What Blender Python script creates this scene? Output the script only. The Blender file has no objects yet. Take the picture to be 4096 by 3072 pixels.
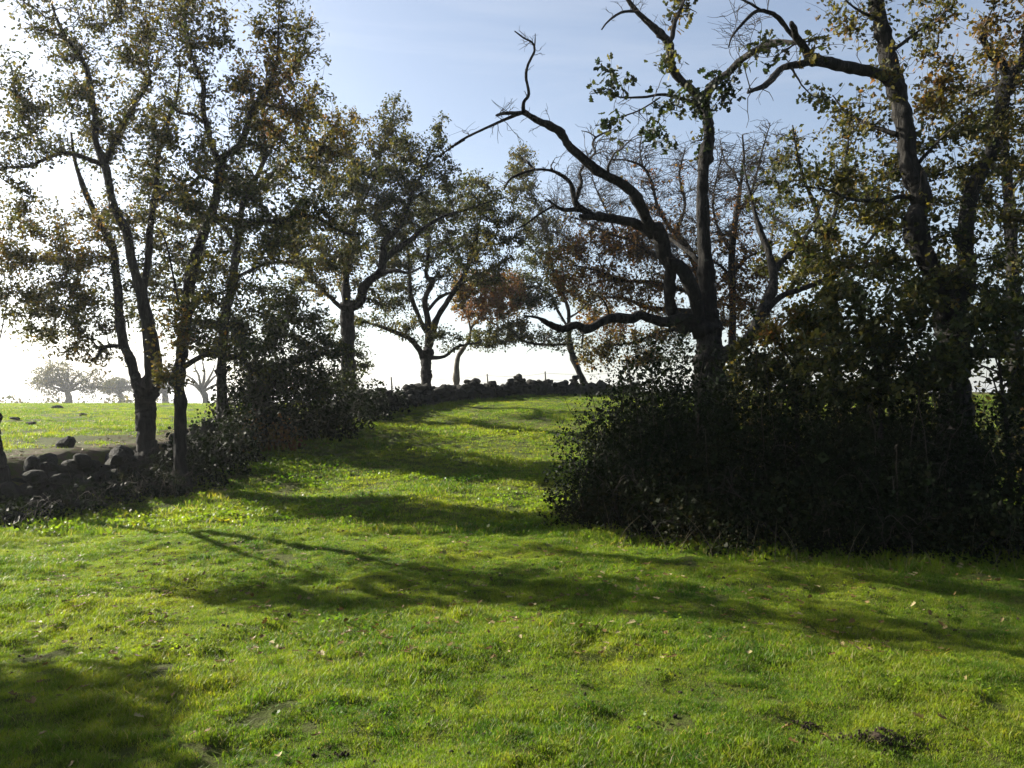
import bpy, math, random
import numpy as np
from mathutils import Vector
R = math.radians
rng = np.random.default_rng(11)
random.seed(5)
scene = bpy.context.scene
col = scene.collection

# ------------------------------------------------------------------ camera, sky, sun, exposure
FPX = 3194.0                      # focal length in pixels of the 4096 px wide frame
PITCH = math.atan((1611 - 1536) / FPX)
CAM = np.array([0.0, 0.0, 1.65])
SUN_AZ, SUN_EL = R(-62.0), R(26.0)    # azimuth from +Y (negative = left), elevation
cam_d = bpy.data.cameras.new('camera')
cam_d.sensor_width = 36.0
cam_d.lens = 36.0 * FPX / 4096
cam_d.clip_start = 0.05
cam_d.clip_end = 6000
cam = bpy.data.objects.new('camera', cam_d)
cam.location = CAM
cam.rotation_euler = (R(90) + PITCH, 0, 0)
col.objects.link(cam)
scene.camera = cam

world = bpy.data.worlds.new('World')
scene.world = world
world.use_nodes = True
wn = world.node_tree.nodes
wl = world.node_tree.links
wn.clear()
sky = wn.new('ShaderNodeTexSky')
sky.sky_type = 'NISHITA'
sky.sun_disc = False
sky.sun_elevation = SUN_EL
sky.sun_rotation = SUN_AZ
sky.altitude = 300
sky.air_density = 1.0
sky.dust_density = 1.6
sky.ozone_density = 1.5
bg = wn.new('ShaderNodeBackground')
bg.inputs['Strength'].default_value = 0.051
wo = wn.new('ShaderNodeOutputWorld')
thin = wn.new('ShaderNodeHueSaturation')      # thin high cloud veil takes some colour out of the blue
thin.inputs['Saturation'].default_value = 0.76
wl.new(sky.outputs[0], thin.inputs['Color'])
tcw = wn.new('ShaderNodeTexCoord'); mpw = wn.new('ShaderNodeMapping'); mpw.inputs['Scale'].default_value = (1.2, 2.4, 7.0); mpw.inputs['Rotation'].default_value = (0.2, 0.35, 0.5)
wl.new(tcw.outputs['Generated'], mpw.inputs[0])
nzw = wn.new('ShaderNodeTexNoise'); nzw.inputs['Scale'].default_value = 1.3; nzw.inputs['Detail'].default_value = 7; nzw.inputs['Roughness'].default_value = 0.62; nzw.inputs['Distortion'].default_value = 0.7
wl.new(mpw.outputs[0], nzw.inputs['Vector'])
rpw = wn.new('ShaderNodeMapRange'); rpw.inputs['From Min'].default_value = 0.42; rpw.inputs['From Max'].default_value = 0.80; rpw.inputs['To Min'].default_value = 0.80; rpw.inputs['To Max'].default_value = 0.50
wl.new(nzw.outputs['Fac'], rpw.inputs['Value']); wl.new(rpw.outputs[0], thin.inputs['Saturation'])     # wisps: paler and a little brighter
rvw = wn.new('ShaderNodeMapRange'); rvw.inputs['From Min'].default_value = 0.42; rvw.inputs['From Max'].default_value = 0.80; rvw.inputs['To Min'].default_value = 0.97; rvw.inputs['To Max'].default_value = 1.10
wl.new(nzw.outputs['Fac'], rvw.inputs['Value']); wl.new(rvw.outputs[0], thin.inputs['Value'])
wl.new(thin.outputs[0], bg.inputs[0])
wl.new(bg.outputs[0], wo.inputs[0])

sun_dir = Vector((math.sin(SUN_AZ) * math.cos(SUN_EL), math.cos(SUN_AZ) * math.cos(SUN_EL), math.sin(SUN_EL)))
sd = bpy.data.lights.new('sun', 'SUN')
sd.energy = 5.0
sd.angle = R(0.53)
sd.color = (1.0, 0.93, 0.80)
so = bpy.data.objects.new('sun', sd)
so.rotation_euler = (-sun_dir).to_track_quat('-Z', 'Y').to_euler()
so.location = (-40, 30, 40)
col.objects.link(so)

vs = scene.view_settings
vs.view_transform = 'Standard'
vs.look = 'None'
vs.exposure = 2.0
vs.gamma = 1.0
vs.use_curve_mapping = False
scene.render.engine = 'CYCLES'
cy = scene.cycles
cy.max_bounces = 7
cy.diffuse_bounces = 3
cy.glossy_bounces = 2
cy.transmission_bounces = 4
cy.use_denoising = True
cy.caustics_reflective = False
cy.caustics_refractive = False
scene.render.film_transparent = False

# ------------------------------------------------------------------ materials
def mat(name):
    m = bpy.data.materials.new(name)
    m.use_nodes = True
    n = m.node_tree.nodes
    n.clear()
    return m, n, m.node_tree.links

def ramp(n, stops):
    r = n.new('ShaderNodeValToRGB')
    e = r.color_ramp.elements
    e[0].position, e[0].color = stops[0][0], (*stops[0][1], 1)
    e[1].position, e[1].color = stops[-1][0], (*stops[-1][1], 1)
    for p, c in stops[1:-1]:
        x = e.new(p)
        x.color = (*c, 1)
    return r

def noise(n, l, scale, detail=4, rough=0.55, vec=None, dist=0.0):
    t = n.new('ShaderNodeTexNoise')
    t.inputs['Scale'].default_value = scale
    t.inputs['Detail'].default_value = detail
    t.inputs['Roughness'].default_value = rough
    t.inputs['Distortion'].default_value = dist
    if vec is not None:
        l.new(vec, t.inputs['Vector'])
    return t

def pos(n):
    return n.new('ShaderNodeNewGeometry').outputs['Position']

def mixc(n, l, fac, a, b, mode='MIX'):
    m = n.new('ShaderNodeMix')
    m.data_type = 'RGBA'
    m.blend_type = mode
    for sock, v in ((m.inputs[0], fac), (m.inputs[6], a), (m.inputs[7], b)):
        if hasattr(v, 'is_linked'):
            l.new(v, sock)
        elif isinstance(v, tuple):
            sock.default_value = (*v, 1)
        else:
            sock.default_value = v
    return m.outputs[2]

def leafy(name, stops, trans=0.42, tgain=(1.7, 1.6, 0.9), rough=0.5, spec=0.12):
    """leaf: hue and value come from per-leaf attributes; part of the light passes through"""
    m, n, l = mat(name)
    a = n.new('ShaderNodeAttribute'); a.attribute_name = 'hue'
    v = n.new('ShaderNodeAttribute'); v.attribute_name = 'val'
    r = ramp(n, stops)
    l.new(a.outputs['Fac'], r.inputs[0])
    c = mixc(n, l, 1.0, r.outputs[0], v.outputs['Color'], 'MULTIPLY')
    p = n.new('ShaderNodeBsdfPrincipled')
    p.inputs['Roughness'].default_value = rough
    p.inputs['Specular IOR Level'].default_value = spec
    l.new(c, p.inputs['Base Color'])
    t = n.new('ShaderNodeBsdfTranslucent')
    l.new(mixc(n, l, 1.0, c, tgain, 'MULTIPLY'), t.inputs['Color'])
    x = n.new('ShaderNodeMixShader')
    x.inputs[0].default_value = trans
    l.new(p.outputs[0], x.inputs[1]); l.new(t.outputs[0], x.inputs[2])
    o = n.new('ShaderNodeOutputMaterial')
    l.new(x.outputs[0], o.inputs[0])
    return m

OAK = [(0.0, (0.012, 0.021, 0.008)), (0.3, (0.031, 0.037, 0.012)), (0.55, (0.078, 0.068, 0.015)),
       (0.78, (0.105, 0.058, 0.016)), (1.0, (0.105, 0.044, 0.021))]
M_leaf = leafy('oak_leaf', OAK)
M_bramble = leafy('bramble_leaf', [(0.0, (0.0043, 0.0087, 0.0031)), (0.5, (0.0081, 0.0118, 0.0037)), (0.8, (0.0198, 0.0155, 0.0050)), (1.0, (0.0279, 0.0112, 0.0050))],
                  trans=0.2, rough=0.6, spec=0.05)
M_dry = leafy('dry_leaf', [(0.0, (0.1300, 0.0858, 0.0260)), (0.5, (0.0650, 0.0442, 0.0156)), (0.85, (0.1820, 0.1495, 0.0624)), (1.0, (0.3120, 0.2730, 0.1560))],
              trans=0.12, tgain=(1.2, 1.0, 0.7), rough=0.6, spec=0.1)

def grass_mat(name, dark, mid, yellow, straw):
    m, n, l = mat(name)
    P = pos(n)
    big = noise(n, l, 0.55, 3, 0.6, P)
    small = noise(n, l, 5.0, 3, 0.6, P)
    r1 = ramp(n, [(0.38, dark), (0.5, mid), (0.62, yellow)])
    l.new(big.outputs['Fac'], r1.inputs[0])
    r2 = ramp(n, [(0.42, dark), (0.52, mid), (0.66, yellow)])
    l.new(small.outputs['Fac'], r2.inputs[0])
    c = mixc(n, l, 0.45, r1.outputs[0], r2.outputs[0])
    oi = n.new('ShaderNodeObjectInfo')
    rr = ramp(n, [(0.0, (0.72, 0.76, 0.7)), (0.8, (1.15, 1.12, 1.0)), (0.93, (1.15, 1.12, 1.0)), (0.97, (1.6, 1.15, 0.9))])
    l.new(oi.outputs['Random'], rr.inputs[0])
    c = mixc(n, l, 1.0, c, rr.outputs[0], 'MULTIPLY')
    a = n.new('ShaderNodeAttribute'); a.attribute_name = 'straw'
    c = mixc(n, l, a.outputs['Fac'], c, straw)
    p = n.new('ShaderNodeBsdfPrincipled')
    p.inputs['Roughness'].default_value = 0.45
    p.inputs['Specular IOR Level'].default_value = 0.12
    l.new(c, p.inputs['Base Color'])
    t = n.new('ShaderNodeBsdfTranslucent')
    l.new(mixc(n, l, 1.0, c, (1.75, 1.75, 0.7), 'MULTIPLY'), t.inputs['Color'])
    x = n.new('ShaderNodeMixShader'); x.inputs[0].default_value = 0.5
    l.new(p.outputs[0], x.inputs[1]); l.new(t.outputs[0], x.inputs[2])
    o = n.new('ShaderNodeOutputMaterial')
    l.new(x.outputs[0], o.inputs[0])
    return m
M_grass = grass_mat('meadow_grass', (0.033, 0.083, 0.009), (0.097, 0.158, 0.015), (0.170, 0.204, 0.023), (0.20, 0.175, 0.08))

def ground_mat():
    m, n, l = mat('meadow_ground')
    P = pos(n)
    a = noise(n, l, 0.45, 5, 0.6, P)
    b = noise(n, l, 3.5, 6, 0.65, P)
    c = noise(n, l, 22.0, 5, 0.7, P)
    r1 = ramp(n, [(0.35, (0.0372, 0.0527, 0.0074)), (0.5, (0.0558, 0.0713, 0.0087)), (0.68, (0.0806, 0.0837, 0.0112))])
    l.new(a.outputs['Fac'], r1.inputs[0])
    r2 = ramp(n, [(0.3, (0.0211, 0.0273, 0.0062)), (0.52, (0.0465, 0.0589, 0.0093)), (0.75, (0.0806, 0.0806, 0.0136))])
    l.new(b.outputs['Fac'], r2.inputs[0])
    x = mixc(n, l, 0.5, r1.outputs[0], r2.outputs[0])
    soil = ramp(n, [(0.54, (0, 0, 0)), (0.66, (1, 1, 1))])
    l.new(c.outputs['Fac'], soil.inputs[0])
    x = mixc(n, l, soil.outputs[0], x, (0.0341, 0.0260, 0.0136))
    at = n.new('ShaderNodeAttribute'); at.attribute_name = 'bare'
    nb = noise(n, l, 6.0, 4, 0.6, P)
    mm = n.new('ShaderNodeMath'); mm.operation = 'MULTIPLY'
    rb = ramp(n, [(0.42, (0, 0, 0)), (0.55, (1, 1, 1))])
    l.new(nb.outputs['Fac'], rb.inputs[0])
    l.new(at.outputs['Fac'], mm.inputs[0]); l.new(rb.outputs[0], mm.inputs[1])
    x = mixc(n, l, mm.outputs[0], x, (0.0620, 0.0434, 0.0260))
    p = n.new('ShaderNodeBsdfPrincipled')
    p.inputs['Roughness'].default_value = 0.9
    p.inputs['Specular IOR Level'].default_value = 0.1
    l.new(x, p.inputs['Base Color'])
    bp = n.new('ShaderNodeBump'); bp.inputs['Strength'].default_value = 0.9; bp.inputs['Distance'].default_value = 0.05
    l.new(c.outputs['Fac'], bp.inputs['Height']); l.new(bp.outputs[0], p.inputs['Normal'])
    o = n.new('ShaderNodeOutputMaterial'); l.new(p.outputs[0], o.inputs[0])
    return m
M_ground = ground_mat()

def rough_mat(name, stops, scale, bump=0.5, lichen=None, lscale=3.0, lcut=0.6, stretch=None, dist=0.03):
    m, n, l = mat(name)
    tc = n.new('ShaderNodeTexCoord')
    v = tc.outputs['Object']
    if stretch:
        mp = n.new('ShaderNodeMapping'); mp.inputs['Scale'].default_value = stretch
        l.new(v, mp.inputs[0]); v = mp.outputs[0]
    a = noise(n, l, scale, 8, 0.65, v, 0.4)
    r = ramp(n, stops); l.new(a.outputs['Fac'], r.inputs[0])
    c = r.outputs[0]
    if lichen:
        b = noise(n, l, lscale, 6, 0.7, tc.outputs['Object'])
        rl = ramp(n, [(lcut, (0, 0, 0)), (lcut + 0.07, (1, 1, 1))]); l.new(b.outputs['Fac'], rl.inputs[0])
        c = mixc(n, l, rl.outputs[0], c, lichen)
    oi = n.new('ShaderNodeObjectInfo')
    rr = ramp(n, [(0, (0.7, 0.7, 0.7)), (1, (1.2, 1.2, 1.2))]); l.new(oi.outputs['Random'], rr.inputs[0])
    c = mixc(n, l, 1.0, c, rr.outputs[0], 'MULTIPLY')
    p = n.new('ShaderNodeBsdfPrincipled'); p.inputs['Roughness'].default_value = 0.9
    p.inputs['Specular IOR Level'].default_value = 0.15
    l.new(c, p.inputs['Base Color'])
    bp = n.new('ShaderNodeBump'); bp.inputs['Strength'].default_value = bump; bp.inputs['Distance'].default_value = dist
    l.new(a.outputs['Fac'], bp.inputs['Height']); l.new(bp.outputs[0], p.inputs['Normal'])
    o = n.new('ShaderNodeOutputMaterial'); l.new(p.outputs[0], o.inputs[0])
    return m
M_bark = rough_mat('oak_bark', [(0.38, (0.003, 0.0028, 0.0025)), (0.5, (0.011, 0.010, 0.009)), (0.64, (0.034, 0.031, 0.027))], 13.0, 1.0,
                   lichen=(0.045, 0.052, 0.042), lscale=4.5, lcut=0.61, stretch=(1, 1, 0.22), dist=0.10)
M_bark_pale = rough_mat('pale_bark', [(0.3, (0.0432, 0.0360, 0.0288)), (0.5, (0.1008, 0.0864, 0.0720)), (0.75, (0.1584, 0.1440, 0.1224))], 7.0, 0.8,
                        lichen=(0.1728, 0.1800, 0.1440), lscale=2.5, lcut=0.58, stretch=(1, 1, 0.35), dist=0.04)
M_twig = rough_mat('twig_bark', [(0.3, (0.0188, 0.0150, 0.0128)), (0.7, (0.0450, 0.0375, 0.0315))], 12.0, 0.2)
M_stone = rough_mat('granite', [(0.25, (0.0086, 0.0082, 0.0074)), (0.5, (0.0203, 0.0195, 0.0179)), (0.75, (0.0468, 0.0449, 0.0413))], 9.0, 1.0,
                    lichen=(0.0137, 0.0164, 0.0070), lscale=3.0, lcut=0.50, dist=0.05)
M_soil = rough_mat('dark_soil', [(0.3, (0.020, 0.014, 0.009)), (0.6, (0.055, 0.040, 0.026)), (0.8, (0.10, 0.078, 0.052))], 14.0, 1.0)
M_post = rough_mat('grey_post', [(0.3, (0.10, 0.095, 0.09)), (0.7, (0.22, 0.21, 0.19))], 9.0, 0.4)
M_wire = rough_mat('rusty_wire', [(0.3, (0.10, 0.08, 0.07)), (0.7, (0.20, 0.17, 0.15))], 9.0, 0.1)
M_hill = rough_mat('far_hill', [(0.3, (0.05, 0.065, 0.05)), (0.7, (0.09, 0.11, 0.07))], 0.02, 0.0)
M_straw = rough_mat('dry_stalk', [(0.3, (0.1100, 0.0900, 0.0550)), (0.7, (0.2000, 0.1700, 0.1150))], 9.0, 0.1)

# ------------------------------------------------------------------ helpers
def tag(o, label=None, cat=None, group=None, kind=None):
    if label: o['label'] = label
    if cat: o['category'] = cat
    if group: o['group'] = group
    if kind: o['kind'] = kind
    return o

def empty(name, loc):
    o = bpy.data.objects.new(name, None)
    o.location = loc
    o.empty_display_size = 0.3
    col.objects.link(o)
    return o

def mesh_np(name, verts, faces, smooth=True, attrs=None):
    """faces: (N,k) int array or list of such arrays"""
    me = bpy.data.meshes.new(name)
    fl = faces if isinstance(faces, list) else [faces]
    fl = [f for f in fl if len(f)]
    verts = np.asarray(verts, np.float32)
    me.vertices.add(len(verts))
    me.vertices.foreach_set('co', verts.ravel())
    tot = np.concatenate([np.full(len(f), f.shape[1], np.int32) for f in fl])
    idx = np.concatenate([f.ravel() for f in fl]).astype(np.int32)
    st = np.concatenate([[0], np.cumsum(tot)[:-1]]).astype(np.int32)
    me.loops.add(len(idx)); me.loops.foreach_set('vertex_index', idx)
    me.polygons.add(len(tot)); me.polygons.foreach_set('loop_start', st); me.polygons.foreach_set('loop_total', tot)
    me.polygons.foreach_set('use_smooth', np.full(len(tot), smooth))
    if attrs:
        for k, v in attrs.items():
            at = me.attributes.new(k, 'FLOAT', 'POINT')
            at.data.foreach_set('value', np.asarray(v, np.float32))
    me.update()
    return me

def obj(name, me, material, parent=None, loc=None):
    o = bpy.data.objects.new(name, me)
    if material and not me.materials:
        me.materials.append(material)
    if loc is not None: o.location = loc
    o.parent = parent
    col.objects.link(o)
    return o

def norm(v):
    return v / np.maximum(np.linalg.norm(v, axis=-1, keepdims=True), 1e-9)

def pt(u, v, d):
    """point in the place that stands d metres ahead along +Y on the line of sight of (u,v)"""
    x = (u - 2048) / FPX; z = (1536 - v) / FPX
    cp, sp = math.cos(PITCH), math.sin(PITCH)
    y2 = cp - z * sp; z2 = sp + z * cp
    return CAM + np.array([x, y2, z2]) * (d / y2)

def smoothstep(a, b, x):
    t = np.clip((x - a) / (b - a), 0, 1)
    return t * t * (3 - 2 * t)

# cheap smooth value noise for terrain and shapes
def _hash(i, j, s):
    h = np.sin(i * 127.1 + j * 311.7 + s * 74.7) * 43758.5453
    return h - np.floor(h)
def vnoise(x, y, s=0):
    xi, yi = np.floor(x), np.floor(y)
    fx, fy = x - xi, y - yi
    fx = fx * fx * (3 - 2 * fx); fy = fy * fy * (3 - 2 * fy)
    a = _hash(xi, yi, s); b = _hash(xi + 1, yi, s); c = _hash(xi, yi + 1, s); d = _hash(xi + 1, yi + 1, s)
    return (a + (b - a) * fx) * (1 - fy) + (c + (d - c) * fx) * fy - 0.5

# ------------------------------------------------------------------ terrain
WALL = np.array([(-60, -8), (-30, 2.5), (-14, 8.3), (-9.5, 10.3), (-7.37, 11.9), (-6.5, 14.9), (-6.35, 18.0), (-5.9, 20.5), (-4.7, 25.0), (-3.0, 29.3), (-0.1, 33.2),
                 (3.9, 35.2), (12, 36.0), (40, 33), (150, 20)], float)
def wall_sd(x, y):
    x = np.asarray(x, float); y = np.asarray(y, float)
    best = np.full(x.shape, 1e9); sgn = np.ones(x.shape)
    for (ax, ay), (bx, by) in zip(WALL[:-1], WALL[1:]):
        dx, dy = bx - ax, by - ay
        t = np.clip(((x - ax) * dx + (y - ay) * dy) / (dx * dx + dy * dy), 0, 1)
        d = np.hypot(x - ax - t * dx, y - ay - t * dy)
        c = dx * (y - ay) - dy * (x - ax)
        m = d < best
        best = np.where(m, d, best); sgn = np.where(m, np.where(c > 0, 1, -1), sgn)
    return best * sgn
MY = np.array([-200, -20, 0, 9, 12, 15, 18, 21, 25, 29, 33, 36, 45, 80, 200, 3000])
MZ = np.array([-1, 0, 0, 0, .03, .16, .42, .78, 1.22, 1.56, 1.87, 2.05, 2.1, 1.2, -1.0, -6])
FY = np.array([-200, 0, 5, 11, 15, 18, 30, 50, 70, 120, 400, 3000])
FZ = np.array([0, .45, .55, .70, .88, 1.0, 1.25, 1.47, 1.56, 1.0, -2.5, -6])
def sm_interp(y, Y, Z, h):
    return sum(np.interp(y + o * h, Y, Z) for o in (-1, -.5, 0, .5, 1)) / 5
def ground(x, y, detail=True):
    x = np.asarray(x, float); y = np.asarray(y, float)
    M = sm_interp(y, MY, MZ, 1.3)
    F = sm_interp(y, FY, FZ, 2.0)
    w = smoothstep(-12, -4, x)
    F = F + w * (np.maximum(M + 0.05, F) - F) * (y < 60)
    s = wall_sd(x, y)
    z = M + (F - M) * smoothstep(-0.25, 0.55, s)
    if detail:
        near = np.clip(1.6 - np.hypot(x, y) / 60, 0.0, 1)
        z = z + near * (vnoise(x * .55, y * .55, 1) * .13 + vnoise(x * 1.6, y * 1.6, 2) * .07 + vnoise(x * 3.7, y * 3.7, 3) * .05 + np.clip(vnoise(x * 7.3, y * 7.3, 6) - .1, 0, 1) * .09)
    return z
def gz(x, y):
    return float(ground(np.array([x]), np.array([y]))[0])

def axis(lo, hi, near, step, grow):
    a = [0.0]
    while a[-1] < hi:
        s = step if a[-1] < near else step + (a[-1] - near) * grow
        a.append(a[-1] + s)
    b = [0.0]
    while b[-1] > lo:
        s = step if -b[-1] < near else step + (-b[-1] - near) * grow
        b.append(b[-1] - s)
    return np.array(b[::-1][:-1] + a)
ax = axis(-2600, 2600, 5, 0.10, 0.10)
ay = axis(-120, 3000, 11, 0.10, 0.08)
gx, gy = np.meshgrid(ax, ay)
gzv = ground(gx, gy)
nx_, ny_ = len(ax), len(ay)
ii = np.arange(nx_ * ny_).reshape(ny_, nx_)
gf = np.stack([ii[:-1, :-1], ii[:-1, 1:], ii[1:, 1:], ii[1:, :-1]], -1).reshape(-1, 4)
gs = wall_sd(gx.ravel(), gy.ravel())
bare = smoothstep(-1.3, -0.2, gs) * smoothstep(2.6, 0.6, gs)
bare = np.maximum(bare, 0.0) * (np.hypot(gx, gy).ravel() < 60)
me = mesh_np('ground', np.stack([gx, gy, gzv], -1).reshape(-1, 3), gf, True, {'bare': bare})
tag(obj('ground', me, M_ground), kind='structure')

# low ridge on the far left horizon
hx = np.linspace(-1900, 300, 120)
hz = 10 + 9 * vnoise(hx / 170, hx * 0, 4) * 2 + 4 * vnoise(hx / 45, hx * 0, 5)
hz = np.maximum(hz, 2) * smoothstep(300, -500, hx) - 8
vv = []
for k, (dy, f) in enumerate([(0, 0), (60, .6), (130, 1), (260, .7), (500, 0)]):
    vv.append(np.stack([hx, 1500 + dy + 0 * hx, -10 + (hz + 10) * f], -1))
vv = np.array(vv); n = len(hx)
jj = np.arange(5 * n).reshape(5, n)
hf = np.stack([jj[:-1, :-1], jj[:-1, 1:], jj[1:, 1:], jj[1:, :-1]], -1).reshape(-1, 4)
tag(obj('hills', mesh_np('hills', vv.reshape(-1, 3), hf), M_hill), kind='structure')

# ------------------------------------------------------------------ tubes and leaves
def tubes(P, r, S):
    """P (N,K,3), r (N,K): N tapered tubes with S sides -> verts, quad faces"""
    N, K, _ = P.shape
    T = np.empty_like(P)
    T[:, 1:-1] = P[:, 2:] - P[:, :-2]; T[:, 0] = P[:, 1] - P[:, 0]; T[:, -1] = P[:, -1] - P[:, -2]
    T = norm(T)
    U = np.empty_like(P)
    ref = np.where(np.abs(T[:, 0, 2:3]) < .8, np.array([[0, 0, 1.]]), np.array([[1., 0, 0]]))
    u = norm(np.cross(T[:, 0], ref)); U[:, 0] = u
    for k in range(1, K):
        u = norm(u - T[:, k] * (u * T[:, k]).sum(-1, keepdims=True)); U[:, k] = u
    V = np.cross(T, U)
    a = np.arange(S) * 2 * math.pi / S
    ring = P[:, :, None] + (U[:, :, None] * np.cos(a)[:, None] + V[:, :, None] * np.sin(a)[:, None]) * r[..., None, None] if r.ndim == 2 else None
    idx = np.arange(N * K * S).reshape(N, K, S)
    nx = np.roll(idx, -1, 2)
    f = np.stack([idx[:, :-1], nx[:, :-1], nx[:, 1:], idx[:, 1:]], -1).reshape(-1, 4)
    return ring.reshape(-1, 3), f

LOBED = np.array([(0, 0), (.20, .20), (.11, .32), (.35, .50), (.19, .62), (.33, .84), (0, 1.0)])  # half outline: across, along
MID = np.array([(0, 0), (.30, .30), (.15, .50), (.32, .74), (0, 1.0)])
SIMPLE = np.array([(0, 0), (.26, .35), (.28, .68), (0, 1.0)])
def leaves(C, size, hue, val, kind, rg, down=0.35, wide=1.0):
    """leaf blades with a folded midrib at points C"""
    N = len(C)
    half = {'lobed': LOBED, 'mid': MID}.get(kind, SIMPLE)
    if kind == 'kite':
        half = np.array([(0, 0), (.3, .5), (0, 1.0)])
    h = len(half)
    d = norm(rg.normal(size=(N, 3)) + np.array([0, 0, -down]))
    q = norm(np.cross(d, rg.normal(size=(N, 3))))
    nn = np.cross(d, q)
    s = size[:, None]
    fold = rg.uniform(-.1, .45, (N, 1))
    curl = rg.uniform(-.35, .35, (N, 1))
    out = []
    def pnt(x, y):
        return C + d * (y * s) + q * (x * s * wide) + nn * (abs(x) * fold * s + curl * s * (y * y - y) )
    for x, y in half: out.append(pnt(x, y))
    for x, y in half[-2:0:-1]: out.append(pnt(-x, y))
    k = len(out)
    V = np.stack(out, 1).reshape(-1, 3)
    base = (np.arange(N) * k)[:, None]
    if kind == 'kite':
        return V, [base + np.arange(4)[None]], {'hue': np.repeat(hue, k), 'val': np.repeat(val, k)}
    fa = base + np.arange(h)[None]
    fb = base + np.array([0] + list(range(h - 1, k)))[None]
    return V, [fa, fb], {'hue': np.repeat(hue, k), 'val': np.repeat(val, k)}

def catmull(P, n):
    P = np.asarray(P, float)
    Q = np.vstack([2 * P[0] - P[1], P, 2 * P[-1] - P[-2]])
    out = []
    for i in range(1, len(Q) - 2):
        t = np.linspace(0, 1, n, endpoint=False)[:, None]
        a, b, c, d = Q[i - 1], Q[i], Q[i + 1], Q[i + 2]
        out.append(.5 * ((2 * b) + (-a + c) * t + (2 * a - 5 * b + 4 * c - d) * t ** 2 + (-a + 3 * b - 3 * c + d) * t ** 3))
    out.append(Q[-2][None])
    return np.vstack(out)

def limb_mesh(name, P, r, seed, S=10, rough=0.13):
    rg = np.random.default_rng(seed)
    V, f = tubes(P[None], r[None], S)
    K = len(P)
    c = np.repeat(P, S, 0)
    a = np.tile(np.arange(S), K); k = np.repeat(np.arange(K), S)
    if S >= 12: rough *= 1.3
    m = 1 + rough * 1.6 * (vnoise(a * .9 + seed, k * .22, seed % 17) + .6 * vnoise(a * 2.1, k * .5 + seed, 3))
    V = c + (V - c) * m[:, None]
    cap = [np.arange(S)[::-1][None] , (np.arange(S) + (K - 1) * S)[None]]
    return V, [f] + cap

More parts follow.
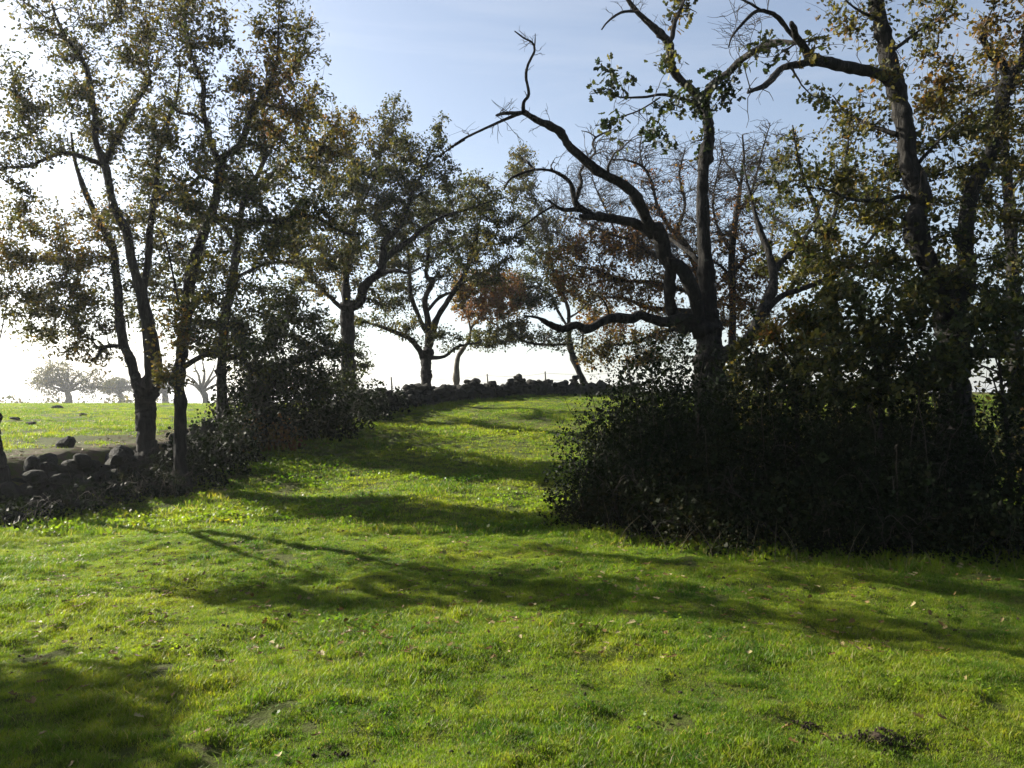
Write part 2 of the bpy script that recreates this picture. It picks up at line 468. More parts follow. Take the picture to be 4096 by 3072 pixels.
class Tree:
    def __init__(self, name, label, d, base_uv=None, base=None, seed=1, bark=None, leafkind='simple', leaf=0.10, group=None, leafmat=None, cat='tree'):
        self.rg = np.random.default_rng(seed); self.seed = seed
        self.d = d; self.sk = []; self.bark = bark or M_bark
        self.leafkind, self.leaf = leafkind, leaf; self.leafmat = leafmat or M_leaf
        if base is None:
            p = pt(base_uv[0], base_uv[1], d); base = (p[0], p[1])
        self.base = np.array([base[0], base[1], gz(base[0], base[1])])
        self.root = empty(name, self.base)
        tag(self.root, label, cat, group)
        self.tpm = 120
        self.L = []; self.SP = []; self.SR = []; self.ST = []
        self.br = []; self.tw = []; self.lv = []
    def limb(self, pts, dend=0.0, d0=None, name='limb', S=9, real=False):
        """pts: (u, v, width px) along the limb; its depth runs from its parent's to dend"""
        pts = np.asarray(pts, float)
        if d0 is None:
            if self.L:
                best = None
                for (UV, D) in self.L:
                    q = np.hypot(UV[:, 0] - pts[0, 0], UV[:, 1] - pts[0, 1]); k = q.argmin()
                    if best is None or q[k] < best[0]: best = (q[k], D[k])
                d0 = best[1]
            else: d0 = 0.0
        if name != 'trunk' and len(pts) > 3:
            pts[1:-1, :2] += self.rg.normal(size=(len(pts) - 2, 2)) * (pts[1:-1, 2:3] * .22)
        s = catmull(pts, 10 if S >= 12 else 6)
        ln = np.concatenate([[0], np.cumsum(np.hypot(*np.diff(s[:, :2], axis=0).T))])
        t = ln / ln[-1]
        D = d0 + (dend - d0) * t ** 1.2 + np.sin(t * 7 + self.seed + len(self.L)) * .12 * t
        P = np.array([pt(u, v, self.d + dd) for (u, v, w), dd in zip(s, D)])
        r = np.maximum(s[:, 2], 2) * (self.d + D) / FPX / 2
        P[1:] += self.rg.normal(size=P[1:].shape) * (r[1:, None] * .05)
        kk = np.arange(len(r))
        r = r * (1 + .16 * vnoise(kk * .45 + self.seed, kk * 0. + len(self.L), 9) + .10 * vnoise(kk * 1.1, kk * 0. + len(self.L) + .5, 8))
        if r.max() > .05:
            for q in self.rg.integers(1, len(r), max(1, len(r) // 12)):
                r = r * (1 + .22 * np.exp(-((kk - q) / 1.1) ** 2))
        self.L.append((s[:, :2], D))
        self.add(P, r, name, S)
        return self
    def add(self, P, r, name='limb', S=9):
        if name == 'trunk':
            b = P[0].copy(); b[2] = min(b[2], gz(b[0], b[1]) - .15)
            if P[0][2] - b[2] > .05:
                P = np.vstack([b, P]); r = np.concatenate([[r[0] * 1.25], r])
            P = P.copy()
        V, F = limb_mesh(name, P, r, self.seed * 31 + len(self.SP), S)
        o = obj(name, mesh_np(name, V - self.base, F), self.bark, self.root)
        # skeleton samples
        self.SP.append(P); self.SR.append(r); self.nl = len(self.SP)
        T = np.gradient(P, axis=0); self.ST.append(norm(T))
        return o
    def bez(self, A, TA, B, K, wig, up=0.15):
        L = np.linalg.norm(B - A, axis=-1, keepdims=True)
        C = A + (TA * .35 + norm(B - A) * .25 + np.array([0, 0, up])) * L * self.rg.uniform(.5, 1.0, L.shape)
        t = np.linspace(0, 1, K)[None, :, None]
        P = (1 - t) ** 2 * A[:, None] + 2 * t * (1 - t) * C[:, None] + t * t * B[:, None]
        w = self.rg.normal(size=P.shape) * (L[:, :, None] * wig); w[:, 0] = 0
        w[:, 1:-1] = (w[:, 1:-1] + w[:, 2:]) * .7
        return P + w
    def skel(self):
        return np.vstack(self.SP), np.concatenate(self.SR), np.vstack(self.ST)
    def near(self, B, jit=.35):
        P, r, T = self.skel()
        out = np.empty(len(B), int)
        for i in range(0, len(B), 200):
            dd = np.linalg.norm(B[i:i + 200, None] - P[None], axis=-1)
            # prefer attachment points that are below the tip
            dd = dd + .6 * np.maximum(P[None, :, 2] - B[i:i + 200, None, 2], 0)
            dd = dd * self.rg.uniform(1, 1 + jit, dd.shape)
            out[i:i + 200] = dd.argmin(1)
        return P[out], r[out], T[out]
    def crown(self, blobs, leaves_per=9, dens=1.0, nb=7, tw_len=.55, twr=1.0):
        """blobs: (u, v, ru, rv, depth offset, hue, density); branches, then twigs, then leaves grow to fill them"""
        rg = self.rg
        tips = []; H = []
        todo = []
        for bl in blobs:
            u, v, ru, rv, dd, hue, de = bl[:7]
            d = self.d + dd
            c = pt(u, v, d); a = ru * d / FPX; b = rv * d / FPX
            dr = max(a, b) * .95
            todo.append((c, np.array([a, dr, b]), hue, de))
        def sample(c, rad, n, pw=.45):
            q = norm(rg.normal(size=(n, 3))) * rg.uniform(0, 1, (n, 1)) ** pw
            return c + q * rad
        # branches
        bt = [];
        for c, rad, hue, de in todo:
            n = max(2, int(nb * min(2.2, rad[0] * rad[2] ** .5)))
            bt.append(sample(c, rad, n, .5))
        bt = np.vstack(bt)
        P0, _, _ = self.near(bt)
        bt = bt[np.linalg.norm(bt - P0, axis=1).argsort()]
        for ch in np.array_split(bt, max(1, len(bt) // 6)):
            A, r, T = self.near(ch)
            L = np.linalg.norm(ch - A, axis=1)
            P = self.bez(A, T, ch, 9, .022 * (1 + .8 * (twr > 1.2)))
            r0 = np.minimum(r * .62, .013 + L * .019)
            R_ = r0[:, None] * np.linspace(1, .28, 9)[None] + .002
            for p, q in zip(P, R_):
                self.SP.append(p); self.SR.append(q); self.ST.append(norm(np.gradient(p, axis=0)))
            self.br.append((P, R_))
        # twigs and leaves
        for c, rad, hue, de in todo:
            n = int(self.tpm * math.pi * rad[0] * rad[2] * de * dens) + 3
            B = sample(c, rad * 1.12, n, .40)
            A, r, T = self.near(B, .35 if twr < 1.2 else .8)
            L = np.linalg.norm(B - A, axis=1)
            if twr > 1.2: T = norm(T * .35 + norm(rg.normal(size=T.shape)) * .9)
            P = self.bez(A, T, B, 5, .045 * (1 + .6 * (twr > 1.2)), .1)
            r0 = np.minimum(r * .6, (.0035 + L * .004) * twr)
            Rr = r0[:, None] * np.linspace(1, .35, 5)[None] + .0012 * twr
            self.tw.append((P, Rr))
            if twr > 1.2:
                j = np.repeat(np.arange(n), 2); q = rg.integers(1, 4, len(j))
                A2 = P[j, q]; dj = norm(P[j, 4] - P[j, 0])
                B2 = A2 + norm(norm(rg.normal(size=A2.shape)) * .8 + dj) * (L[j] * rg.uniform(.25, .6, len(j)))[:, None]
                P2 = self.bez(A2, dj, B2, 4, .06, .1)
                self.tw.append((P2, np.full((len(j), 1), .0030 * twr) * np.linspace(1, .4, 4)[None] + .001))
            k = max(0, leaves_per)
            if k == 0: continue
            m = rg.poisson(k, n)
            idx = np.repeat(np.arange(n), m)
            # leaves sit near the twig tip
            t = 1 - rg.beta(1, 2.4, len(idx)) * np.minimum(1, .38 / np.maximum(L[idx], .05)) * 1.6
            t = np.clip(t, 0, 1) * 4
            i0 = np.minimum(t.astype(int), 3); ft = (t - i0)[:, None]
            C = P[idx, i0] * (1 - ft) + P[idx, i0 + 1] * ft + rg.normal(size=(len(idx), 3)) * .05
            sz = self.leaf * rg.uniform(.65, 1.25, len(idx))
            th = rg.normal(0, .13, n)
            hu = np.clip(hue + th[idx] + rg.normal(0, .07, len(idx)), 0, 1)
            va = np.clip(rg.normal(1, .22, len(idx)) * (1 + .15 * rg.normal(size=n))[idx], .4, 1.9)
            self.lv.append((C, sz, hu, va))
        return self
    def spurs(self, n, lmin=.12, lmax=.5, rmin=.010):
        """dead side twigs along the limbs"""
        P, r, T = np.vstack(self.SP[:self.nl]), np.concatenate(self.SR[:self.nl]), np.vstack(self.ST[:self.nl])
        ok = np.flatnonzero((r > rmin) & (P[:, 2] > self.base[2] + 2.0))
        k = self.rg.choice(ok, n)
        d = norm(np.cross(T[k], self.rg.normal(size=(n, 3))) + T[k] * .5 + np.array([0, 0, .25]))
        L = self.rg.uniform(lmin, lmax, (n, 1)) * (1 + .8 * (self.rg.uniform(size=(n, 1)) < .12))
        A_ = P[k]; B_ = A_ + d * L
        Q = self.bez(A_, d, B_, 5, .07, .05)
        self.tw.append((Q, (np.minimum(r[k] * .35, .004 + L[:, 0] * .006))[:, None] * np.linspace(1, .3, 5)[None] + .0012))
        m = n * 2
        j = self.rg.integers(0, n, m); q = self.rg.integers(1, 4, m)
        A2 = Q[j, q]; B2 = A2 + norm(self.rg.normal(size=(m, 3)) + d[j]) * L[j] * self.rg.uniform(.3, .7, (m, 1))
        Q2 = self.bez(A2, d[j], B2, 5, .07, .05)
        self.tw.append((Q2, np.full((m, 1), .003) * np.linspace(1, .3, 5)[None] + .001))
        return self
    def finish(self, crown_name='crown', twig_mat=None):
        tm = twig_mat or M_twig
        V = []; F = []; o = 0
        for lst, S in ((self.br, 4), (self.tw, 3)):
            for P, r in lst:
                v, f = tubes(P, r, S)
                V.append(v); F.append(f + o); o += len(v)
        if V:
            b = obj('branches', mesh_np('branches', np.vstack(V) - self.base, np.vstack(F)), tm, self.root)
            b['kind'] = 'stuff'
        if self.lv:
            C, s, h, v = [np.concatenate(x) for x in zip(*self.lv)]
            V, F, at = leaves(C - self.base, s, h, v, self.leafkind, self.rg)
            c = obj(crown_name, mesh_np('foliage', V, F, False, at), self.leafmat, self.root)
            c['kind'] = 'stuff'
        return self
# ------------------------------------------------------------------ trees on and behind the wall, left
A = Tree('oak_tree', 'big leafy oak with thick forked trunk rising from the tumbled stones at left', 14.7, (589, 1790), seed=3, leaf=.070, leafkind='mid', group='oaks along the stone wall')
A.limb([(592, 1850, 120), (589, 1792, 84), (586, 1684, 74), (582, 1600, 80), (585, 1540, 84)], 0, name='trunk', S=14)
A.limb([(570, 1570, 56), (547, 1527, 46), (505, 1443, 37), (487, 1370, 36), (466, 1262, 34), (463, 1159, 33), (460, 1051, 31), (440, 985, 28), (392, 880, 24), (335, 760, 18), (302, 640, 13), (285, 530, 8)], 1.3)
A.limb([(478, 1385, 16), (450, 1378, 16), (415, 1392, 14), (385, 1425, 11), (365, 1442, 8)], -.2)
A.limb([(590, 1560, 74), (608, 1479, 66), (590, 1322, 52), (577, 1213, 48), (541, 1129, 37), (523, 1020, 34), (499, 935, 33), (470, 840, 32), (446, 754, 30), (422, 663, 32)], -.3)
A.limb([(420, 660, 30), (385, 570, 24), (386, 482, 24), (362, 386, 22), (344, 283, 22), (320, 229, 19), (259, 139, 14), (229, 66, 10), (199, 0, 8), (180, -60, 6), (170, -160, 4)], -.8)
A.limb([(418, 655, 26), (440, 605, 24), (470, 537, 22), (518, 458, 20), (537, 410, 16), (579, 356, 13), (597, 301, 10), (590, 240, 7), (600, 150, 5)], .9)
A.limb([(420, 665, 22), (362, 633, 18), (289, 618, 17), (241, 615, 16), (163, 639, 14), (115, 663, 12), (36, 669, 11), (-60, 695, 8), (-150, 680, 5)], -1.4)
A.limb([(577, 1225, 34), (583, 1153, 29), (590, 1021, 28), (592, 930, 27), (603, 856, 26), (625, 790, 22), (627, 693, 19), (640, 621, 18), (669, 543, 16), (681, 464, 15), (700, 420, 11), (712, 340, 7), (720, 250, 5)], .8)
A.limb([(230, 70, 7), (190, 75, 6), (150, 40, 5), (110, 20, 4), (60, -30, 3)], -1.2)
A.crown([(150, 300, 190, 190, -.9, .3, .55), (420, 130, 230, 170, -.3, .4, .9), (300, 450, 240, 170, -.4, .35, .9), (70, 560, 170, 160, -1.2, .3, .8), (600, 330, 150, 230, .6, .4, .9), (180, 80, 170, 110, -.8, .3, .35),
         (480, 560, 170, 150, .4, .35, 1.0), (560, 20, 160, 120, .2, .45, .8), (480, -180, 420, 150, 0, .4, .6), (60, 820, 130, 110, -1.2, .35, .5), (600, 720, 130, 150, .8, .35, .9), (500, 860, 130, 120, 0, .4, .9),
         (280, 930, 230, 130, .9, .52, 1.15), (150, 1030, 190, 120, 1.2, .48, 1.1), (350, 1100, 170, 130, .8, .42, 1.0), (180, 1230, 190, 110, 1.0, .38, 1.0), (110, 1330, 150, 80, 1.2, .36, .7), (70, 1130, 150, 120, 1.4, .42, 1.0), (280, 1200, 150, 120, .8, .4, .9), (390, 1300, 130, 110, .2, .4, .8), (330, 1420, 140, 60, 0, .5, .8),
         (590, 1100, 120, 120, .6, .3, .8), (-130, 500, 150, 250, -1.0, .35, .35), (-120, 950, 150, 250, .8, .4, .5)], leaves_per=9, dens=0.95)
A.spurs(120).finish()

B = Tree('oak_tree', 'slim leaning oak whose straight foot stands in front of the tumbled stones at left', 13.9, (722, 1865), seed=5, leaf=.070, leafkind='mid', group='oaks along the stone wall')
B.limb([(726, 1915, 70), (722, 1865, 52), (722, 1623, 44), (716, 1503, 42), (732, 1382, 44), (746, 1262, 46), (764, 1099, 47), (794, 990, 42), (824, 905, 38), (859, 814, 35), (880, 693, 33), (884, 652, 34)], .2, name='trunk', S=16)
B.limb([(884, 660, 28), (859, 591, 23), (817, 500, 22), (805, 422, 20), (808, 338, 17), (793, 283, 14), (763, 205, 11), (751, 133, 9), (745, 72, 8), (751, 12, 7), (760, -100, 5)], -.8)
B.limb([(884, 660, 28), (901, 633, 26), (956, 573, 26), (992, 500, 25), (1022, 422, 20), (1070, 362, 16), (1105, 270, 12), (1112, 169, 10), (1112, 60, 8), (1120, -60, 5)], .8)
B.limb([(1065, 365, 12), (1143, 301, 10), (1190, 240, 7), (1240, 190, 5)], 1.5)
B.limb([(850, 840, 30), (862, 868, 26), (913, 892, 24), (962, 904, 24), (1052, 892, 22), (1143, 880, 20), (1190, 862, 17), (1253, 869, 13), (1338, 911, 10), (1410, 941, 7)], -1.2)
B.limb([(812, 490, 14), (775, 460, 13), (715, 447, 11), (685, 420, 8), (650, 380, 5)], -1.3)
B.limb([(872, 740, 16), (810, 705, 13), (760, 735, 12), (690, 762, 10), (640, 795, 8), (600, 800, 5)], -1.4)
B.limb([(732, 1470, 24), (780, 1440, 22), (843, 1406, 20), (903, 1418, 20), (969, 1437, 16), (1010, 1480, 11), (1040, 1500, 7)], -1.1)
B.limb([(714, 1210, 9), (690, 1100, 8), (672, 1000, 7), (640, 920, 6), (600, 905, 5)], -.8, d0=.1)
B.crown([(760, 120, 180, 150, -.7, .4, .95), (1150, 130, 150, 150, .9, .42, .9), (920, 340, 190, 170, 0, .4, .85), (1090, 370, 170, 170, .5, .62, 1.1), (1230, 260, 75, 190, 1.2, .35, .5), (700, 560, 140, 150, -1.0, .35, .9),
         (950, 640, 190, 140, .3, .25, 1.1), (1190, 500, 130, 140, .9, .35, .8), (800, -100, 230, 120, -.4, .5, .8), (1150, -120, 180, 120, .8, .45, .8), (780, 780, 160, 120, -.9, .35, 1.0), (1000, 820, 190, 110, -.6, .25, 1.1),
         (1250, 840, 150, 90, -1.2, .3, 1.0), (1000, 1000, 190, 110, -.8, .3, .9), (690, 1350, 100, 130, -.7, .55, 1.0), (700, 1500, 90, 80, -.6, .42, .9), (800, 1300, 120, 120, -.6, .3, .8), (960, 1400, 130, 70, -1.0, .25, .9), (840, 1130, 120, 100, -.4, .35, .8)], leaves_per=9, dens=0.95)
B.spurs(120).finish()

C = Tree('oak_tree', 'dark upright oak standing behind the wall stones, third trunk from the left', 18.3, (894, 1666), seed=7, leaf=.085, group='oaks along the stone wall')
C.limb([(896, 1700, 60), (894, 1666, 46), (885, 1503, 38), (888, 1430, 34), (903, 1262, 34), (933, 1111, 33), (948, 990, 28), (952, 925, 26)], 0, name='trunk', S=16)
C.limb([(951, 935, 24), (985, 800, 20), (1040, 680, 16), (1058, 600, 14), (1055, 494, 12), (1062, 380, 8), (1070, 250, 5)], .8)
C.limb([(1000, 770, 15), (1082, 603, 13), (1130, 530, 12), (1185, 470, 11), (1240, 400, 7), (1270, 330, 5)], 1.8)
C.limb([(985, 805, 15), (1060, 720, 13), (1143, 657, 12), (1200, 637, 11), (1257, 627, 10), (1311, 555, 8), (1360, 470, 5)], -1.2)
C.limb([(930, 1120, 16), (1010, 1080, 13), (1090, 1050, 11), (1180, 1050, 7)], 1.5)
C.limb([(905, 1240, 16), (830, 1190, 13), (750, 1170, 10), (680, 1150, 7), (600, 1130, 4)], 1.2)
C.limb([(948, 980, 16), (880, 900, 13), (800, 860, 10), (740, 790, 6)], 1.2)
C.crown([(1000, 730, 230, 110, .8, .3, .9), (1230, 660, 140, 130, -.6, .35, .9), (1150, 960, 220, 110, .8, .35, 1.0), (880, 1050, 180, 130, .9, .35, .8), (730, 1000, 140, 140, 1.4, .35, .7), (950, 1240, 140, 110, .2, .3, .8), (1060, 480, 120, 130, 1.0, .4, .7), (1330, 560, 110, 130, -1, .5, .8), (1250, 420, 100, 100, 1.6, .35, .6), (620, 900, 140, 120, 1.2, .38, .7), (680, 1170, 140, 130, 1.0, .35, .8), (520, 1240, 110, 120, 1.5, .35, .5), (830, 1330, 120, 100, .5, .2, .9), (780, 880, 130, 110, 1.2, .35, .8)], leaves_per=9, dens=0.77)
C.finish()

K = Tree('holm_oak', 'low dark evergreen oak bulging over the thicket between the wall trunks', 19.2, (1060, 1690), seed=9, leaf=.08, group='oaks along the stone wall')
K.limb([(1062, 1740, 40), (1040, 1650, 30), (1010, 1560, 26), (1000, 1490, 24)], 0, name='trunk', S=10)
K.limb([(1000, 1500, 20), (1030, 1420, 17), (1080, 1350, 14), (1130, 1280, 11), (1180, 1220, 6)], .8)
K.limb([(1003, 1500, 18), (975, 1420, 14), (960, 1340, 11), (930, 1250, 6)], -.5)
K.limb([(1015, 1570, 18), (1090, 1500, 15), (1180, 1450, 12), (1280, 1420, 9), (1350, 1400, 5)], -.8)
K.crown([(1000, 1350, 160, 120, 0, .06, 1.6), (1150, 1290, 170, 120, .6, .08, 1.5), (1250, 1420, 140, 110, -.7, .06, 1.4), (1110, 1490, 160, 90, -.2, .1, 1.4), (1380, 1480, 60, 110, .5, .1, .7), (1100, 1170, 140, 80, .6, .15, 1.1), (1030, 1560, 130, 90, 0, .08, 1.3), (1250, 1560, 120, 70, -.3, .08, 1.2)], leaves_per=10, dens=0.85)
K.finish()

D = Tree('oak_tree', 'straight thick trunked oak between the thicket and the gap of white sky', 25.2, (1392, 1556), seed=11, leafkind='kite', leaf=.10, group='oaks along the stone wall')
D.limb([(1392, 1640, 76), (1392, 1556, 60), (1391, 1450, 54), (1392, 1363, 53), (1388, 1260, 58), (1390, 1215, 60)], 0, name='trunk', S=16)
D.limb([(1385, 1225, 34), (1380, 1122, 27), (1400, 1001, 19), (1422, 851, 14), (1430, 720, 10), (1400, 600, 6)], 1.0)
D.limb([(1395, 1230, 48), (1434, 1195, 42), (1464, 1134, 38), (1512, 1074, 30), (1543, 965, 24), (1591, 905, 20), (1633, 821, 16), (1663, 748, 13), (1720, 655, 9), (1790, 600, 6), (1860, 560, 4)], -1.5)
D.limb([(1515, 1070, 24), (1573, 1001, 23), (1633, 959, 20), (1705, 905, 16), (1784, 863, 13), (1848, 840, 10), (1958, 806, 7), (2020, 790, 4)], 1.2)
D.limb([(1500, 1100, 18), (1585, 1092, 16), (1640, 1085, 10), (1700, 1060, 5)], -1.8)
D.limb([(1375, 1240, 18), (1320, 1180, 15), (1259, 1122, 13), (1230, 1070, 10), (1180, 1030, 6)], -1.6)
D.limb([(1340, 1195, 12), (1265, 1164, 11), (1181, 1164, 8), (1110, 1180, 5)], 1.4)
D.limb([(1420, 870, 11), (1480, 740, 9), (1530, 600, 7), (1570, 480, 5), (1580, 390, 3)], 1.2)
D.limb([(1660, 755, 9), (1710, 640, 6), (1755, 540, 4), (1772, 460, 3)], -1.8)
D.crown([(1330, 650, 130, 130, 1, .4, .9), (1500, 620, 150, 130, .6, .42, 1.0), (1575, 490, 75, 110, .9, .3, .8), (1760, 540, 45, 90, -1.6, .25, .8), (1450, 850, 210, 140, 0, .28, 1.1), (1290, 1000, 170, 120, -1, .35, 1.1), (1700, 690, 140, 100, -1, .3, .9),
         (1560, 780, 150, 130, -.8, .25, 1.1), (1590, 950, 120, 100, .4, .22, .9), (1250, 1110, 110, 90, -1, .45, 1.0), (1390, 1060, 90, 110, .4, .42, 1.2), (1780, 830, 130, 80, 1.2, .25, .9), (1880, 780, 100, 80, 1.4, .3, .6), (1480, 1180, 90, 70, 0, .3, .6), (1420, 500, 90, 70, 1.0, .55, .5), (1330, 1330, 60, 90, .4, .3, .5), (1450, 1430, 40, 110, .5, .12, .9), (1420, 740, 130, 110, -.8, .35, .9), (1650, 600, 90, 90, -1, .3, .7), (1180, 900, 110, 90, -1.4, .35, .8)], leaves_per=9, dens=.85)
D.finish()

E = Tree('oak_tree', 'spreading oak with pale trunk forking low in front of the far wall', 29.0, (1704, 1575), seed=13, leafkind='kite', leaf=.10, group='oaks along the stone wall', bark=None)
E.limb([(1703, 1610, 58), (1704, 1565, 44), (1704, 1500, 41), (1704, 1445, 44), (1708, 1410, 46)], 0, name='trunk', S=16)
E.limb([(1695, 1440, 26), (1663, 1397, 22), (1629, 1348, 20), (1590, 1335, 18), (1512, 1303, 13), (1422, 1279, 8)], -1.6)
E.limb([(1708, 1420, 38), (1711, 1358, 32), (1708, 1286, 24), (1711, 1199, 21), (1727, 1131, 20), (1706, 1093, 16), (1711, 996, 14), (1706, 920, 10), (1690, 830, 6)], .8)
E.limb([(1705, 1330, 20), (1677, 1262, 17), (1634, 1189, 18), (1639, 1103, 14), (1629, 996, 10), (1610, 900, 6)], 1.6)
E.limb([(1715, 1390, 28), (1735, 1334, 25), (1748, 1276, 21), (1793, 1189, 23), (1841, 1117, 21), (1870, 1069, 19), (1889, 1021, 16), (1904, 972, 12), (1915, 915, 8), (1925, 850, 5)], -1.0)
E.limb([(1817, 1155, 14), (1880, 1115, 12), (1938, 1088, 10), (1986, 1064, 9), (2048, 1025, 6)], -2.0)
E.limb([(1718, 1432, 16), (1778, 1421, 13), (1827, 1392, 11), (1870, 1375, 7), (1920, 1370, 4)], -1.2)
E.limb([(1714, 1240, 14), (1759, 1189, 12), (1820, 1165, 9)], 1.4)
E.crown([(1640, 960, 140, 110, 1.2, .25, .85), (1790, 900, 110, 100, .2, .25, .8), (1930, 900, 110, 90, -1, .2, 1.0), (2000, 830, 90, 70, -.8, .3, .7), (1970, 1010, 100, 80, -1.5, .42, 1.1), (1620, 1150, 110, 110, 1.0, .25, .75), (1500, 1290, 110, 45, -1.4, .3, .9), (1780, 1350, 70, 60, -.8, .25, .8),
         (1850, 1010, 90, 80, -.8, .25, .8), (1640, 1310, 70, 60, -.6, .35, .9), (1770, 1090, 70, 90, .6, .25, .5), (1900, 1100, 80, 60, -1, .3, .7), (1700, 820, 120, 80, .8, .25, .8), (1560, 1080, 110, 90, 1.4, .3, .8), (1800, 1010, 120, 90, .4, .25, .8), (1900, 760, 110, 80, -.6, .25, .8), (2040, 920, 80, 80, -1.4, .35, .8), (1990, 1110, 80, 50, -1.4, .3, .8), (1560, 1200, 80, 70, 1, .3, .7)], leaves_per=9, dens=.8)
E.finish()

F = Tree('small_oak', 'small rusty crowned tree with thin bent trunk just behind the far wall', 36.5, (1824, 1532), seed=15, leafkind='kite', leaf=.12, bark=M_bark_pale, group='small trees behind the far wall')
F.limb([(1822, 1560, 30), (1825, 1532, 22), (1829, 1440, 19), (1851, 1397, 18), (1878, 1362, 15)], 0, name='trunk', S=10)
F.limb([(1878, 1362, 13), (1889, 1310, 12), (1913, 1276, 10), (1957, 1218, 7), (1990, 1160, 4)], .8)
F.limb([(1870, 1375, 9), (1938, 1382, 7), (2010, 1368, 5), (2060, 1370, 3)], -1.2)
F.limb([(1885, 1330, 9), (1870, 1270, 7), (1840, 1210, 5), (1830, 1150, 3)], -.5)
F.limb([(1915, 1276, 8), (2000, 1270, 6), (2070, 1220, 4)], 1.5)
F.crown([(1960, 1160, 140, 80, .4, .92, 1.0), (1920, 1230, 110, 60, -.4, .85, .8), (1960, 1360, 110, 45, -.8, .3, .9), (2106, 1199, 65, 42, 1.4, .7, 1.1), (2034, 1310, 85, 55, .5, .35, .8), (1850, 1180, 60, 60, -.4, .55, .7), (2050, 1130, 80, 60, 1.2, .6, .6), (1890, 1130, 90, 60, .2, .7, .8), (2040, 1220, 80, 60, 1, .8, .8)], leaves_per=9, dens=1.1)
F.finish()

G = Tree('small_oak', 'slender sparse tree with curved leaning trunk at the top end of the wall', 37.5, (2333, 1527), seed=17, leafkind='kite', leaf=.12, group='small trees behind the far wall')
G.limb([(2345, 1555, 40), (2333, 1527, 29), (2299, 1445, 25), (2280, 1382, 24), (2274, 1310, 17)], 0, name='trunk', S=10)
G.limb([(2274, 1315, 16), (2265, 1247, 14), (2241, 1165, 12), (2212, 1083, 10), (2198, 996, 8), (2186, 920, 7), (2160, 840, 5), (2120, 760, 4), (2070, 680, 3)], 1.0)
G.limb([(2277, 1375, 12), (2198, 1382, 11), (2106, 1368, 9), (2058, 1334, 7), (2040, 1300, 4)], -1.5)
G.limb([(2272, 1310, 10), (2222, 1228, 9), (2203, 1180, 8), (2135, 1150, 6), (2080, 1150, 4)], -1.0)
G.limb([(2268, 1276, 9), (2314, 1247, 8), (2352, 1208, 6), (2400, 1170, 4)], 1.5)
G.limb([(2208, 1075, 7), (2160, 1030, 6), (2110, 980, 4), (2060, 950, 3)], -1)
G.crown([(2150, 1060, 90, 120, -.4, .22, .65), (2150, 1200, 100, 60, -.8, .3, .7), (2220, 1350, 130, 55, -.8, .3, .55), (2080, 730, 80, 90, .9, .35, .8), (2140, 860, 90, 90, .8, .3, .5), (2350, 1200, 80, 70, 1.2, .5, .6), (2080, 1320, 70, 50, -1.2, .35, .7), (2340, 1400, 60, 60, 1, .5, .35), (2200, 960, 110, 110, .4, .3, .5), (2260, 1120, 90, 90, .4, .4, .6), (2090, 640, 70, 60, 1, .4, .6)], leaves_per=8, dens=1.0)
G.finish()

# ------------------------------------------------------------------ trees at right
H = Tree('oak_tree', 'tall old oak with half bare crooked limbs reaching left over the gap', 14.0, (2838, 1500), seed=19, leaf=.115, leafkind='lobed')
H.limb([(2850, 1640, 150), (2842, 1500, 124), (2838, 1395, 112), (2834, 1300, 92), (2832, 1214, 74), (2823, 1063, 56), (2814, 943, 50), (2811, 792, 48), (2814, 671, 45), (2835, 551, 43), (2830, 472, 42), (2806, 405, 50)], .3, name='trunk', S=20)
H.limb([(2806, 420, 36), (2763, 362, 31), (2705, 289, 30), (2669, 181, 31), (2645, 130, 29), (2604, 87, 26), (2553, 51, 22), (2510, -7, 18), (2470, -80, 14), (2450, -180, 9)], -1.0)
H.limb([(2665, 175, 22), (2682, 140, 20), (2705, 87, 18), (2734, 14, 14), (2750, -60, 10), (2740, -160, 6)], .2)
H.limb([(2545, 45, 12), (2500, 45, 11), (2465, 60, 10), (2430, 94, 8), (2407, 118, 6)], -1.6)
H.limb([(2812, 420, 38), (2850, 347, 34), (2908, 289, 28), (2973, 232, 26), (3060, 185, 25), (3130, 168, 22), (3190, 172, 16)], -1.6)
H.limb([(2800, 425, 20), (2763, 412, 17), (2662, 384, 13), (2575, 391, 10), (2481, 391, 7), (2430, 369, 5), (2360, 376, 3)], -1.3)
H.limb([(2640, 390, 7), (2560, 440, 6), (2480, 470, 5), (2400, 500, 3)], -1.9)
H.limb([(2810, 1330, 66), (2784, 1190, 58), (2723, 1081, 55), (2675, 1009, 55), (2615, 925, 50), (2591, 876, 45), (2543, 792, 43), (2482, 738, 41), (2392, 683, 38), (2332, 629, 37), (2271, 569, 34), (2229, 533, 30), (2151, 484, 26), (2090, 446, 22)], -1.8)
H.limb([(2092, 448, 17), (2096, 410, 14), (2110, 376, 13), (2102, 310, 11), (2111, 262, 11), (2139, 204, 10), (2128, 172, 8), (2095, 150, 7), (2059, 125, 5)], -2.2)
H.limb([(2092, 450, 17), (2045, 452, 15), (2015, 452, 12), (1985, 462, 8)], -2.4)
H.limb([(2085, 452, 15), (2040, 472, 13), (1985, 490, 11), (1924, 519, 10), (1857, 553, 9), (1806, 587, 6), (1756, 629, 4)], -1.2)
H.limb([(2137, 205, 6), (2140, 165, 5), (2141, 135, 3)], -2.0)
H.limb([(2625, 935, 42), (2590, 918, 40), (2530, 898, 37), (2434, 868, 36), (2362, 866, 35), (2338, 842, 30), (2301, 816, 27), (2292, 786, 22), (2283, 738, 17), (2241, 701, 14), (2193, 683, 12), (2133, 677, 11), (2048, 713, 9), (2015, 760, 6)], -.6)
H.limb([(2140, 678, 10), (2115, 655, 10), (2096, 630, 8)], -.4)
H.limb([(2362, 868, 26), (2330, 868, 22), (2320, 862, 14)], -.9)
